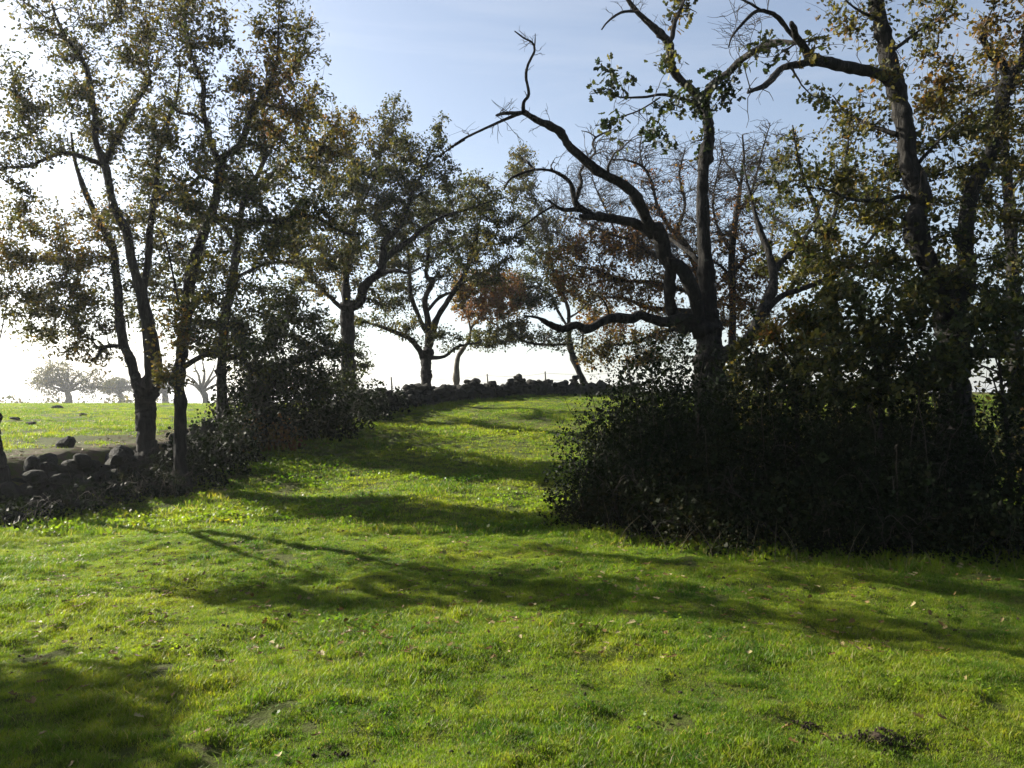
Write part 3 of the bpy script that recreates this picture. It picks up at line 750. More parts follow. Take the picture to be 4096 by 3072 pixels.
H.limb([(2300, 810, 20), (2313, 780, 17), (2325, 725, 15), (2319, 695, 13), (2344, 647, 10), (2380, 605, 9), (2368, 575, 8), (2386, 548, 8), (2446, 520, 5)], .4)
H.limb([(2384, 549, 6), (2355, 530, 5), (2326, 523, 3)], .5)
H.limb([(2318, 838, 20), (2259, 837, 17), (2229, 828, 14), (2193, 801, 10)], -1.2)
H.limb([(2215, 822, 10), (2151, 864, 8), (2096, 900, 6), (2050, 920, 3)], -1.6)
H.limb([(2760, 1330, 50), (2700, 1245, 47), (2684, 1150, 46), (2680, 1075, 46), (2668, 1000, 42), (2640, 950, 34)], -.3)
H.limb([(2800, 1285, 54), (2723, 1262, 46), (2651, 1274, 41), (2573, 1262, 40), (2512, 1274, 38), (2434, 1271, 38), (2362, 1292, 34), (2301, 1316, 32), (2253, 1316, 29), (2199, 1298, 23), (2150, 1272, 12), (2096, 1262, 6)], -1.5)
H.limb([(2330, 1318, 10), (2331, 1350, 9), (2326, 1392, 5)], -1.2)
H.limb([(2815, 1075, 24), (2770, 1020, 18), (2723, 985, 15), (2663, 943, 10), (2600, 900, 5)], 1.4)
H.limb([(2870, 1430, 60), (2925, 1406, 50), (3014, 1329, 42), (3062, 1240, 42), (3092, 1129, 36), (3078, 1020, 30), (3036, 930, 24), (3018, 833, 16), (2990, 740, 9), (2970, 640, 5)], 1.8)
H.limb([(3040, 1275, 28), (3120, 1200, 24), (3200, 1160, 22), (3271, 1135, 18), (3340, 1090, 9)], .9)
H.limb([(3090, 1100, 24), (3135, 1040, 22), (3199, 972, 18), (3260, 890, 11), (3290, 800, 6)], 2.2)
H.limb([(2440, 1270, 9), (2420, 1210, 7), (2390, 1180, 5)], -1.3)
H.crown([(2550, 440, 190, 95, -1.6, .08, .20), (2460, 350, 110, 70, -1.5, .1, .12), (2810, 400, 120, 80, -.6, .12, .30), (2900, 330, 110, 75, -1.2, .1, .28), (2680, 240, 90, 80, -.6, .3, .16), (2440, 260, 70, 60, -1.4, .15, .10), (3050, 210, 110, 60, -1.5, .15, .22), (2720, 30, 90, 80, 0, .4, .2),
         (2820, 560, 60, 100, .2, .15, .2), (2620, 560, 110, 60, -1.2, .1, .16), (3150, 1050, 150, 90, 1.4, .35, .5), (3280, 950, 120, 90, 1.6, .35, .5), (3080, 760, 130, 120, 1.8, .3, .2)], leaves_per=7, nb=4)
H.crown([(2480, 560, 170, 120, -.2, 0, .35), (2900, 700, 130, 160, .8, 0, .3), (2300, 680, 130, 90, -.6, 0, .25), (2120, 690, 60, 50, -.6, 0, .2), (2950, 120, 150, 80, -1.4, 0, .3)], leaves_per=0, nb=6, dens=1.2, twr=1.3)
H.spurs(230, .1, .36).finish()

I = Tree('oak_tree', 'massive leaning twin stemmed oak at the right edge, foot hidden in brambles', 10.8, (3820, 1700), seed=23, leaf=.075, leafkind='lobed')
I.limb([(3835, 1900, 190), (3822, 1684, 130), (3814, 1503, 124), (3808, 1380, 118), (3806, 1290, 122), (3800, 1240, 110)], 0, name='trunk', S=16)
I.limb([(3795, 1270, 100), (3750, 1100, 82), (3690, 910, 74), (3680, 796, 74), (3629, 651, 75), (3593, 470, 67), (3571, 326, 66), (3557, 181, 60), (3528, 43, 54), (3506, -60, 50), (3490, -200, 40), (3500, -350, 25)], .3, S=18)
I.limb([(3815, 1270, 84), (3845, 1100, 66), (3868, 940, 60), (3904, 760, 56), (3962, 615, 54), (4006, 434, 51), (4034, 304, 52)], 1.2, S=16)
I.limb([(4032, 320, 40), (3985, 250, 35), (3962, 222, 33), (3940, 170, 28), (3930, 140, 26)], .8)
I.limb([(4034, 310, 40), (4080, 240, 34), (4100, 140, 30), (4125, 10, 24), (4130, -120, 14)], 1.6)
I.limb([(3570, 335, 54), (3506, 304, 44), (3405, 275, 40), (3326, 253, 39), (3250, 226, 42), (3217, 181, 32), (3195, 150, 27), (3175, 115, 24), (3165, 92, 20)], -1.2)
I.limb([(3255, 235, 36), (3215, 240, 30), (3181, 253, 28), (3130, 289, 26), (3072, 333, 22), (3020, 360, 17), (2992, 370, 12)], -1.9)
I.limb([(3200, 165, 22), (3165, 140, 19), (3116, 75, 18), (3060, 45, 17), (3020, 55, 15), (2980, 84, 13), (2930, 145, 9), (2915, 188, 6)], -1.6)
I.limb([(3050, 45, 12), (2987, 7, 9), (2920, -20, 6)], -1.8)
I.limb([(3878, 1408, 46), (3940, 1412, 34), (4025, 1418, 28), (4096, 1420, 24), (4180, 1400, 16)], -.8)
I.limb([(3650, 795, 26), (3615, 788, 20), (3500, 800, 16), (3405, 798, 12), (3311, 760, 8), (3200, 745, 5)], -.5)
I.limb([(3590, 540, 20), (3540, 520, 18), (3470, 492, 14), (3380, 440, 9), (3330, 380, 5)], 1.0)
I.limb([(3690, 920, 20), (3637, 911, 16), (3560, 895, 14), (3492, 882, 10), (3400, 860, 6)], 1.4)
I.limb([(3640, 690, 18), (3720, 600, 14), (3780, 540, 10), (3850, 480, 6)], -.6)
I.limb([(3560, 210, 18), (3620, 160, 14), (3680, 120, 10), (3760, 80, 6)], .9)
I.limb([(3535, 90, 16), (3470, 60, 12), (3400, 20, 8), (3350, -40, 5)], -.6)
I.crown([(3440, 90, 130, 100, .2, .48, .85), (3280, 160, 90, 80, -1, .35, .4), (3700, 100, 140, 110, .6, .38, .55), (3830, 270, 160, 180, .8, .58, .9), (4000, 90, 120, 120, 1.2, .68, .9), (3460, 480, 170, 120, .8, .42, .75), (3290, 380, 100, 80, -1, .3, .5), (3620, 640, 170, 160, .6, .38, .7),
         (3830, 580, 190, 160, .4, .40, .9), (3410, 860, 180, 110, .4, .38, 1.0), (3720, 900, 200, 150, .3, .32, .95), (4000, 800, 130, 200, 1, .32, .9), (3560, 1030, 190, 120, -.2, .30, 1.1), (3900, 1080, 170, 140, -.2, .26, 1.1), (4060, 450, 90, 160, 1.2, .45, .9), (3560, 280, 110, 90, -.2, .35, .4), (3430, -130, 220, 110, 0, .45, .7), (3850, -100, 250, 120, .8, .5, .8), (4180, 300, 120, 300, 1, .5, .8), (4200, 900, 130, 300, .8, .35, .8), (3300, 700, 140, 120, .8, .35, .7), (3480, 730, 150, 110, .8, .42, .8), (3760, 420, 130, 130, 1.2, .5, .8), (3950, 500, 130, 130, .8, .48, .8), (3350, 1050, 160, 110, .2, .35, 1.0), (3780, 1130, 160, 110, -.4, .28, 1.0)], leaves_per=8, dens=0.88)
I.spurs(90).finish()

J1 = Tree('oak_tree', 'thin nearly bare oak seen just right of the tall old oak', 20.5, (2931, 1400), seed=29, leafkind='kite', leaf=.10, group='bare oaks behind the right thicket')
J1.limb([(2934, 1640, 46), (2931, 1400, 32), (2931, 1214, 28), (2928, 1003, 26), (2946, 852, 19), (2962, 738, 15), (2975, 640, 10), (2970, 540, 6)], 0, name='trunk', S=10)
J1.limb([(2945, 860, 14), (3000, 780, 12), (3030, 690, 9), (3050, 600, 6), (3080, 500, 4)], 1.0)
J1.limb([(2928, 1010, 16), (2870, 900, 12), (2850, 800, 9), (2870, 690, 6), (2890, 600, 4)], -1.0)
J1.limb([(2930, 1100, 16), (2990, 1030, 12), (3060, 1000, 9), (3120, 960, 5)], 1.5)
J1.limb([(2930, 1120, 14), (2880, 1060, 11), (2800, 1030, 8), (2720, 1020, 5)], 1.5)
J1.limb([(2960, 745, 10), (2930, 680, 8), (2900, 640, 6), (2880, 560, 4)], .8)
J1.crown([(2930, 720, 160, 170, 0, 0, .55), (3070, 640, 140, 150, .8, 0, .55), (2840, 850, 140, 130, -.8, 0, .5), (2720, 980, 140, 110, 1.2, 0, .5), (3080, 850, 120, 130, 1.0, 0, .5), (2900, 1000, 140, 110, .4, 0, .5)], leaves_per=0, nb=10, dens=1.35, twr=1.7)
J1.crown([(2960, 1160, 130, 110, .4, .85, .9), (2880, 1240, 90, 90, -.4, .8, .7), (3060, 1260, 120, 120, .8, .7, .9), (3080, 640, 90, 110, .8, .4, .25), (2930, 900, 150, 130, 0, .78, .4), (2850, 1090, 130, 110, .6, .85, .7), (3020, 1060, 120, 100, .6, .8, .8)], leaves_per=6, dens=.85, twr=1.3)
J1.finish()

J2 = Tree('oak_tree', 'spreading bare topped oak with rusty lower leaves behind the crooked limbs', 23.5, (2845, 1400), seed=31, leafkind='kite', leaf=.105, group='bare oaks behind the right thicket')
J2.limb([(2848, 1640, 60), (2842, 1400, 44), (2828, 1250, 40), (2780, 1050, 32), (2692, 920, 22)], 0, name='trunk', S=10)
J2.limb([(2692, 930, 18), (2639, 834, 14), (2603, 732, 12), (2573, 671, 10), (2512, 641, 8), (2450, 640, 5)], -.6)
J2.limb([(2573, 672, 8), (2560, 600, 6), (2570, 520, 4)], .6)
J2.limb([(2700, 940, 16), (2740, 820, 12), (2720, 700, 9), (2740, 600, 5)], 1.0)
J2.limb([(2800, 1090, 22), (2620, 1020, 16), (2520, 960, 12), (2420, 930, 9), (2320, 880, 6), (2250, 860, 4)], 1.2)
J2.limb([(2815, 1180, 22), (2600, 1130, 17), (2480, 1120, 13), (2380, 1080, 9), (2290, 1060, 5)], -1.5)
J2.limb([(2828, 1250, 22), (2610, 1230, 17), (2500, 1190, 12), (2420, 1190, 8), (2330, 1230, 4)], 1.5)
J2.limb([(2470, 945, 9), (2420, 830, 7), (2380, 740, 5), (2360, 660, 3)], 1.2)
J2.limb([(2832, 1300, 20), (2640, 1330, 14), (2540, 1370, 10), (2440, 1380, 6)], -1.0)
J2.crown([(2500, 690, 210, 130, 0, 0, .55), (2340, 800, 180, 120, 1, 0, .55), (2700, 700, 120, 130, .8, 0, .5), (2580, 860, 170, 100, .4, 0, .5), (2400, 960, 190, 100, 0, 0, .5), (2200, 900, 120, 90, .8, 0, .4), (2640, 1000, 130, 100, -1, 0, .5)], leaves_per=0, nb=10, dens=1.35, twr=1.7)
J2.crown([(2480, 1000, 170, 90, .4, .82, .85), (2620, 1020, 120, 80, .8, .85, .9), (2330, 1130, 130, 80, -.8, .84, .8), (2500, 1140, 170, 80, -1, .8, .9), (2650, 1180, 120, 90, .2, .75, .9), (2440, 1290, 150, 80, .8, .8, .9), (2560, 1390, 150, 90, -.6, .6, 1.0), (2420, 1430, 120, 60, -.6, .62, .8), (2380, 880, 150, 70, .8, .6, .25), (2690, 1340, 90, 100, 0, .55, .8), (2560, 930, 160, 90, .8, .8, .45), (2340, 1000, 150, 100, .8, .8, .6), (2700, 930, 110, 90, -.6, .8, .5), (2600, 760, 180, 110, 0, .85, .12), (2250, 1040, 110, 80, 0, .7, .5)], leaves_per=6, dens=.85, twr=1.3)
J2.finish()

J3 = Tree('oak_tree', 'sparse grey green oak filling the gap between the two big right oaks', 17.0, (3330, 1500), seed=37, leafkind='kite', leaf=.10, group='bare oaks behind the right thicket')
J3.limb([(3345, 1640, 60), (3338, 1400, 46), (3325, 1200, 40), (3310, 1050, 34), (3300, 950, 26)], 0, name='trunk', S=10)
J3.limb([(3300, 960, 20), (3260, 830, 16), (3220, 720, 12), (3190, 600, 9), (3170, 500, 5)], -.8)
J3.limb([(3302, 960, 20), (3340, 840, 16), (3370, 700, 12), (3390, 580, 8), (3400, 460, 5)], .8)
J3.limb([(3312, 1060, 20), (3220, 980, 15), (3140, 900, 11), (3080, 860, 7), (3020, 800, 4)], 1.0)
J3.limb([(3320, 1120, 20), (3420, 1020, 15), (3500, 930, 10), (3560, 850, 6)], 1.2)
J3.crown([(3200, 650, 130, 120, -.4, .35, .4), (3340, 760, 130, 120, .4, .38, .55), (3130, 850, 110, 90, 1, .4, .5), (3240, 950, 130, 90, .2, .36, .8), (3380, 560, 110, 120, .8, .4, .45), (3480, 750, 120, 120, 1, .42, .7), (3330, 1080, 150, 90, 0, .4, .9), (3180, 1120, 100, 70, -.4, .5, .8), (3560, 820, 120, 140, 1.2, .4, .7)], leaves_per=8, dens=0.77)
J3.finish()

Lt = Tree('oak_tree', 'oak trunk behind the twin stemmed oak at the right border', 16.5, (4060, 1500), seed=41, leafkind='kite', leaf=.10, group='bare oaks behind the right thicket')
Lt.limb([(4075, 1640, 70), (4060, 1400, 54), (4050, 1100, 46), (4042, 868, 42), (4027, 687, 38), (4010, 520, 28), (3990, 380, 16), (3980, 250, 8)], 0, name='trunk', S=10)
Lt.limb([(4035, 780, 18), (4100, 660, 14), (4160, 560, 9), (4200, 440, 5)], .8)
Lt.limb([(4042, 880, 18), (3960, 800, 14), (3880, 740, 9), (3800, 660, 5)], 1.2)
Lt.crown([(4050, 600, 130, 150, .4, .42, .8), (3880, 760, 130, 110, .8, .4, .8), (4080, 1000, 110, 160, .5, .35, .8), (4150, 500, 100, 200, .8, .45, .8), (3800, 420, 130, 120, 1, .5, .5), (3980, 300, 110, 120, .6, .55, .8), (4060, 1450, 90, 110, .4, .3, .4)], leaves_per=8, dens=.9)
Lt.finish()

# young oaks growing out of the brambles
S1 = Tree('oak_sapling', 'young leafy oak in the shade in front of the twin stemmed oak', 9.6, (3520, 1700), seed=43, leaf=.078, leafkind='lobed', group='young oaks in the brambles')
S1.limb([(3525, 1800, 22), (3520, 1600, 18), (3500, 1450, 15), (3470, 1330, 11), (3440, 1220, 7), (3420, 1130, 4)], 0, name='trunk', S=8)
S1.limb([(3505, 1480, 10), (3580, 1400, 8), (3650, 1330, 6), (3720, 1260, 3)], .6)
S1.limb([(3510, 1530, 10), (3420, 1450, 8), (3330, 1400, 6), (3230, 1380, 3)], -.5)
S1.limb([(3470, 1330, 8), (3540, 1240, 6), (3600, 1160, 3)], -.4)
S1.crown([(3450, 1270, 190, 120, 0, .28, 1.1), (3600, 1390, 190, 110, .2, .22, 1.2), (3330, 1400, 160, 90, -.3, .3, 1.0), (3560, 1530, 200, 70, -.2, .16, .9), (3680, 1240, 120, 100, .3, .25, .9), (3700, 1500, 160, 90, 0, .15, 1.1), (3400, 1580, 170, 60, 0, .12, 1.0), (3550, 1150, 170, 100, .6, .25, 1.0), (3300, 1250, 140, 110, .6, .3, 1.0)], leaves_per=11, dens=1.20)
S1.finish()
S2 = Tree('oak_sapling', 'young yellowing oak beside the foot of the tall old oak', 10.6, (3180, 1650), seed=47, leaf=.078, leafkind='lobed', group='young oaks in the brambles')
S2.limb([(3190, 1760, 20), (3185, 1600, 16), (3190, 1450, 13), (3205, 1330, 9), (3230, 1220, 5)], 0, name='trunk', S=8)
S2.limb([(3188, 1480, 9), (3130, 1400, 7), (3080, 1330, 4)], .5)
S2.limb([(3195, 1400, 8), (3270, 1330, 6), (3330, 1260, 3)], -.4)
S2.crown([(3180, 1290, 140, 80, 0, .55, 1.0), (3270, 1340, 120, 90, -.3, .4, 1.0), (3130, 1440, 130, 80, .2, .25, 1.0), (3270, 1490, 150, 70, -.2, .18, 1.0), (3120, 1350, 90, 80, .4, .6, .8), (3050, 1520, 120, 70, .3, .2, .9), (3200, 1580, 140, 60, 0, .12, 1.0), (2990, 1430, 80, 90, .3, .3, .8)], leaves_per=11, dens=1.20)
S2.finish()
S3 = Tree('oak_sapling', 'young oak leaning out of the brambles at the right border', 9.4, (4030, 1750), seed=53, leaf=.078, leafkind='lobed', group='young oaks in the brambles')
S3.limb([(4040, 1880, 20), (4020, 1650, 15), (4000, 1480, 11), (3990, 1350, 7), (3960, 1220, 4)], 0, name='trunk', S=8)
S3.limb([(4010, 1560, 9), (4070, 1470, 7), (4110, 1380, 4)], .4)
S3.crown([(3980, 1270, 130, 110, 0, .18, .9), (4060, 1230, 90, 140, .4, .2, .8), (4020, 1600, 90, 130, .2, .15, .45), (3850, 1400, 90, 130, -.3, .2, .5), (4080, 1420, 60, 60, .2, .25, .3), (3900, 1300, 120, 120, -.2, .15, 1.0), (3760, 1420, 110, 120, -.4, .15, .9), (4090, 1550, 80, 160, .4, .15, .8)], leaves_per=11, dens=1.12)
S3.finish()

# trees at and just beyond the left border; their crowns throw the shade on the near grass
O = Tree('oak_tree', 'oak at the left border with only the edge of its leaning trunk showing', 11.9, (-14, 1800), seed=59, leaf=.105, group='oaks along the stone wall')
O.limb([(-14, 1880, 84), (-20, 1800, 64), (-30, 1700, 54), (-44, 1600, 50), (-70, 1450, 50), (-130, 1250, 44), (-200, 1000, 36), (-260, 750, 26), (-300, 500, 14)], 0, name='trunk', S=16)
O.limb([(-70, 1450, 30), (-200, 1330, 24), (-330, 1150, 18), (-420, 900, 10)], -1)
O.limb([(-210, 980, 22), (-330, 800, 16), (-430, 600, 9)], -1)
O.limb([(-60, 1480, 6), (-10, 1380, 5), (20, 1250, 4), (40, 1140, 3), (52, 1060, 2)], -.4)
O.crown([(-330, 500, 200, 200, 0, .35, .4), (-430, 900, 180, 200, -1, .35, .4), (-500, 600, 200, 250, .5, .35, .4), (-350, 200, 250, 200, 0, .4, .35), (-560, 1050, 170, 150, -1.8, .35, .9)], leaves_per=9, dens=1.00)
O.finish()
def side_tree(name, label, x, y, h, seed, blobs, lean=(0, 0)):
    """a tree out of frame on the left, built in metres"""
    t = Tree(name, label, 8, base=(x, y), seed=seed, leaf=.11, group='oaks along the stone wall')
    rg = t.rg
    b = t.base
    zz = np.linspace(-.2, h * .55, 9)
    P = np.stack([b[0] + lean[0] * zz + .1 * np.sin(zz), b[1] + lean[1] * zz + .1 * np.cos(zz * 1.3), b[2] + zz], -1)
    t.add(P, np.linspace(.26, .13, 9), 'trunk', 12)
    for k in range(6):
        a = k * 1.05 + rg.uniform(-.3, .3); s = P[4 + k % 5]
        L = rg.uniform(.3, .45) * h
        q = np.linspace(0, 1, 8)[:, None]
        d = np.array([math.cos(a), math.sin(a), 1.0])
        Q = s + d * q * L * .75 + np.array([0, 0, .2]) * q ** 2 * L + rg.normal(size=(8, 3)) * .05
        t.add(Q, np.linspace(.09, .02, 8), 'limb', 8)
    tw = []
    todo = [(np.array([b[0] + bx, b[1] + by, b[2] + bz]), r, de) for bx, by, bz, r, de in blobs]
    for c, r, de in todo:
        n = int(80 * math.pi * r * r * de)
        q = norm(rg.normal(size=(n, 3))) * rg.uniform(0, 1, (n, 1)) ** .45 * r
        B = c + q
        A, rr, T = t.near(B)
        Pp = t.bez(A, T, B, 5, .03, .1)
        Lg = np.linalg.norm(B - A, axis=1)
        t.tw.append((Pp, (np.minimum(rr * .6, .004 + Lg * .006))[:, None] * np.linspace(1, .3, 5)[None] + .0012))
        m = rg.poisson(9, n); idx = np.repeat(np.arange(n), m)
        C = B[idx] + rg.normal(size=(len(idx), 3)) * .13
        t.lv.append((C, .11 * rg.uniform(.65, 1.25, len(idx)), np.clip(.35 + rg.normal(0, .12, len(idx)), 0, 1), np.clip(rg.normal(1, .2, len(idx)), .4, 1.8)))
    t.finish()
side_tree('oak_tree', 'oak standing out of view whose crown shades the near left corner of grass', -10.0, 7.3, 5.2, 61,
          [(0, 0, 3.5, 1.1, 2.0), (.6, -.5, 3.0, .8, 2.0), (-.5, .3, 4.1, .9, 1.3), (.2, .9, 3.9, .7, .7)], (.02, -.02))

# far trees over the left field
def far_tree(name, label, u, d, hpx, wpx, seed, leafy_, hue=.3, bark=None, group='far trees beyond the left field'):
    x = (u - 2048) / FPX * d
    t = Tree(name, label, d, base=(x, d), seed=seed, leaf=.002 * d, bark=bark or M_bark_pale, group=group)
    hv = 1611 - hpx
    lean = float(t.rg.uniform(-10, 10))
    vb = 1660
    t.limb([(u, vb, 34), (u + 6, 1592, 24), (u - 4 + lean, 1562, 22)], 0, name='trunk', S=8)
    rg = t.rg
    tips = []
    for k in range(7):
        a = -1.25 + 2.5 * k / 6 + rg.uniform(-.12, .12)
        e = (u + math.sin(a) * wpx * .9, 1570 - math.cos(a) * (1560 - hv) * rg.uniform(.8, 1.0))
        m = (u + math.sin(a) * wpx * .42 + rg.uniform(-8, 8), 1565 - math.cos(a) * (1560 - hv) * .45)
        t.limb([(u - 3 + lean, 1568, 13), (m[0], m[1], 9), ((m[0] + e[0]) / 2 + rg.uniform(-8, 8), (m[1] + e[1]) / 2, 6), (e[0], e[1], 3)], rg.uniform(-2.5, 2.5), S=6)
    bl = []
    for k in range(9):
        a = rg.uniform(-1.3, 1.3); q = rg.uniform(.45, .85)
        bl.append((u + math.sin(a) * wpx * q, 1570 - math.cos(a) * (1560 - hv) * q, wpx * .38, hpx * .30, rg.uniform(-2, 2), hue, .22 if leafy_ else .10))
    t.crown(bl, leaves_per=4 if leafy_ else 0, nb=5, dens=.5)
    t.finish()
far_tree('far_tree', 'pale bare tree with open fan of limbs on the field horizon', 815, 120, 195, 120, 71, False)
far_tree('far_tree', 'hazy wide half leafed tree on the field horizon left of the big oak', 270, 140, 165, 165, 73, True, .35)
far_tree('far_tree', 'low thin leafy tree on the field horizon close to the big oak trunk', 480, 170, 100, 95, 75, True, .3)
far_tree('far_tree', 'small pale tree on the horizon just right of the big oak trunk', 655, 165, 130, 55, 77, True, .3)
# ------------------------------------------------------------------ bushes
def bush(name, label, blobs, seed, n_per_m2=520, leaf=.06, hue=.2, hsd=.15, mat_=None, canes=60, cat='bush', group=None, dry=0):
    """blobs: (x, y, rx, ry, top height above ground); leaves on outer shell and inside, arching canes"""
    rg = np.random.default_rng(seed)
    bx = np.mean([b[0] for b in blobs]); by = np.mean([b[1] for b in blobs])
    base = np.array([bx, by, gz(bx, by)])
    root = empty(name, base); tag(root, label, cat, group)
    C = []; HU = []
    for b in blobs:
        x, y, rx, ry, h = b[:5]
        hu = b[5] if len(b) > 5 else hue
        g = gz(x, y)
        area = math.pi * (rx + ry) / 2 * h * 1.4
        n = int(area * n_per_m2)
        q = norm(rg.normal(size=(n, 3)))
        q[:, 2] = np.abs(q[:, 2]) * 1.0
        th = np.arctan2(q[:, 1], q[:, 0])
        lump = 1 + .22 * np.sin(th * 3 + seed) + .28 * vnoise(q[:, 0] * 4 + x * 3, q[:, 2] * 4 + y * 3, seed) + .3 * vnoise(q[:, 1] * 9 + 7, q[:, 2] * 9 + q[:, 0] * 5, seed + 1)
        r = (1 - rg.beta(1, 4, n) * .55) * lump
        r = np.where(rg.uniform(size=n) < .25, rg.uniform(.1, .9, n), r)
        p = np.stack([x + q[:, 0] * rx * r, y + q[:, 1] * ry * r, g + q[:, 2] * h * r], -1)
        p[:, 2] = np.maximum(p[:, 2], ground(p[:, 0], p[:, 1]) + .03)
        C.append(p); HU.append(np.clip(hu + rg.normal(0, hsd, n), 0, 1))
    C = np.vstack(C); HU = np.concatenate(HU)
    HU = np.clip(HU + .35 * vnoise(C[:, 0] * 2.2 + C[:, 1], C[:, 2] * 2.2 + C[:, 1], seed), 0, 1)
    V, F, at = leaves(C - base, leaf * np.exp(rg.normal(0, .38, len(C))), HU, np.clip(rg.normal(1, .3, len(C)), .4, 2), 'kite', rg, wide=1.35)
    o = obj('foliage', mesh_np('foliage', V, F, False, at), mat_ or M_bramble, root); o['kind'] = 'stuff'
    # canes
    P = []
    for i in range(canes):
        b = blobs[rg.integers(len(blobs))]
        x, y, rx, ry, h = b[:5]
        a = rg.uniform(0, 2 * math.pi); s = rg.uniform(0, .6)
        p0 = np.array([x + math.cos(a) * rx * s, y + math.sin(a) * ry * s, 0]); p0[2] = gz(p0[0], p0[1]) - .05
        a2 = a + rg.uniform(-.8, .8); e = rg.uniform(.7, 1.28)
        p2 = np.array([x + math.cos(a2) * rx * e, y + math.sin(a2) * ry * e, p0[2] + h * rg.uniform(.2, 1.15)])
        p1 = (p0 + p2) / 2 + np.array([0, 0, h * rg.uniform(.4, .8)])
        t = np.linspace(0, 1, 9)[:, None]
        P.append((1 - t) ** 2 * p0 + 2 * t * (1 - t) * p1 + t * t * p2 + rg.normal(size=(9, 3)) * .015)
    P = np.array(P)
    v, f = tubes(P, np.linspace(.007, .003, 9)[None].repeat(len(P), 0), 4)
    o = obj('canes', mesh_np('canes', v - base, f), M_twig, root); o['kind'] = 'stuff'
    if dry:
        P = []
        for i in range(dry):
            b = blobs[rg.integers(len(blobs))]
            x = b[0] + rg.uniform(-1, 1) * b[2]; y = b[1] - b[3] * rg.uniform(.75, 1.15)
            z = gz(x, y)
            hh = rg.uniform(.12, .5); a = rg.uniform(0, 6.28); k = rg.uniform(.1, .7) * hh
            t = np.linspace(0, 1, 6)[:, None]
            P.append(np.array([x, y, z - .02]) + np.array([math.cos(a) * k, math.sin(a) * k * .6, 0]) * t ** 2 + np.array([0, 0, hh]) * t)
        P = np.array(P)
        v, f = tubes(P, np.linspace(.003, .0015, 6)[None].repeat(len(P), 0), 3)
        o = obj('dry_stalks', mesh_np('dry_stalks', v - base, f), M_straw, root); o['kind'] = 'stuff'
    return root

def gx_at(u, d): return (u - 2048) / FPX * d
for k, (u, d, w, h, lab) in enumerate([(120, 150, 9, 3.0, 'faint scrub on the horizon at the far left'), (360, 175, 12, 3.4, 'faint scrub on the horizon between the far leafy trees'), (570, 160, 7, 3.0, 'faint scrub on the horizon behind the big oak trunk'), (960, 150, 6, 2.6, 'faint scrub on the horizon right of the pale bare tree')]):
    bush('far_scrub', lab, [(gx_at(u, d) - w * .5, d, w * .5, 2.5, h * .8, .4), (gx_at(u, d) + w * .3, d + 3, w * .6, 2.5, h, .35)], 111 + k, n_per_m2=7, leaf=.4, mat_=M_leaf, canes=12, group='far scrub beyond the left field')
# the dark bramble bank at right, left to right
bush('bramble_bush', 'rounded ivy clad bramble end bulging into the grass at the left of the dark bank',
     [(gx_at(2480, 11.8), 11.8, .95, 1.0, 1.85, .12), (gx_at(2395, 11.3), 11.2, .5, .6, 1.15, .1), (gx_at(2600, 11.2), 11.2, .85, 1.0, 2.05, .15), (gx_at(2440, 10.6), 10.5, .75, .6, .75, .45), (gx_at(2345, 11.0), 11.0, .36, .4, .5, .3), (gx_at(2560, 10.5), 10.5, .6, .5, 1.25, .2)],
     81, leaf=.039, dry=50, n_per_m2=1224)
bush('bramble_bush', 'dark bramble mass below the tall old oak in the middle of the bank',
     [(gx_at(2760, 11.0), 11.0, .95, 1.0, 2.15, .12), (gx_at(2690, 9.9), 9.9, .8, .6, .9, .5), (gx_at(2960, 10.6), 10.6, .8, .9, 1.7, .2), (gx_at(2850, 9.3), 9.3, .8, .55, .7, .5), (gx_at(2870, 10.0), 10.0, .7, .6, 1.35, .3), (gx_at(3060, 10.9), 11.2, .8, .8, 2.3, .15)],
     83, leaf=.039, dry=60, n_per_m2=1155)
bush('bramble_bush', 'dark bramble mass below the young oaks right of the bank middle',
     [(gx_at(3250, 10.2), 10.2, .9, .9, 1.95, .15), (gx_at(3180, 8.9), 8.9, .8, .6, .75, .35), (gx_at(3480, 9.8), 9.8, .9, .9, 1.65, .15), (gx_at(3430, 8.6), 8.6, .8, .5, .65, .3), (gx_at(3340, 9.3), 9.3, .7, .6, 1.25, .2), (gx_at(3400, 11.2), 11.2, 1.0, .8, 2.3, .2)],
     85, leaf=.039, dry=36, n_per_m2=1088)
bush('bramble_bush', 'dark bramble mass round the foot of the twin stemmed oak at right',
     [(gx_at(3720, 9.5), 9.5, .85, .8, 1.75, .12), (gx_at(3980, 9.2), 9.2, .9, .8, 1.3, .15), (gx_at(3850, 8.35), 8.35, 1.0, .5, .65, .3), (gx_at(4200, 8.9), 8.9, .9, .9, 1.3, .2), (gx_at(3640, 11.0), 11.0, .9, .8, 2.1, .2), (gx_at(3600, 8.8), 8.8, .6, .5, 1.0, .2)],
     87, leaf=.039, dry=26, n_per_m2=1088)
bush('leafy_shrub', 'small leaved shrub climbing in front of the tall old oak trunk', [(gx_at(2640, 12.4), 12.3, .75, .8, 2.35, .1), (gx_at(2520, 12.6), 12.4, .6, .6, 2.0, .15), (gx_at(2740, 12.5), 12.6, .5, .6, 2.5, .12)],
     89, n_per_m2=420, leaf=.05, hue=.1, canes=50)
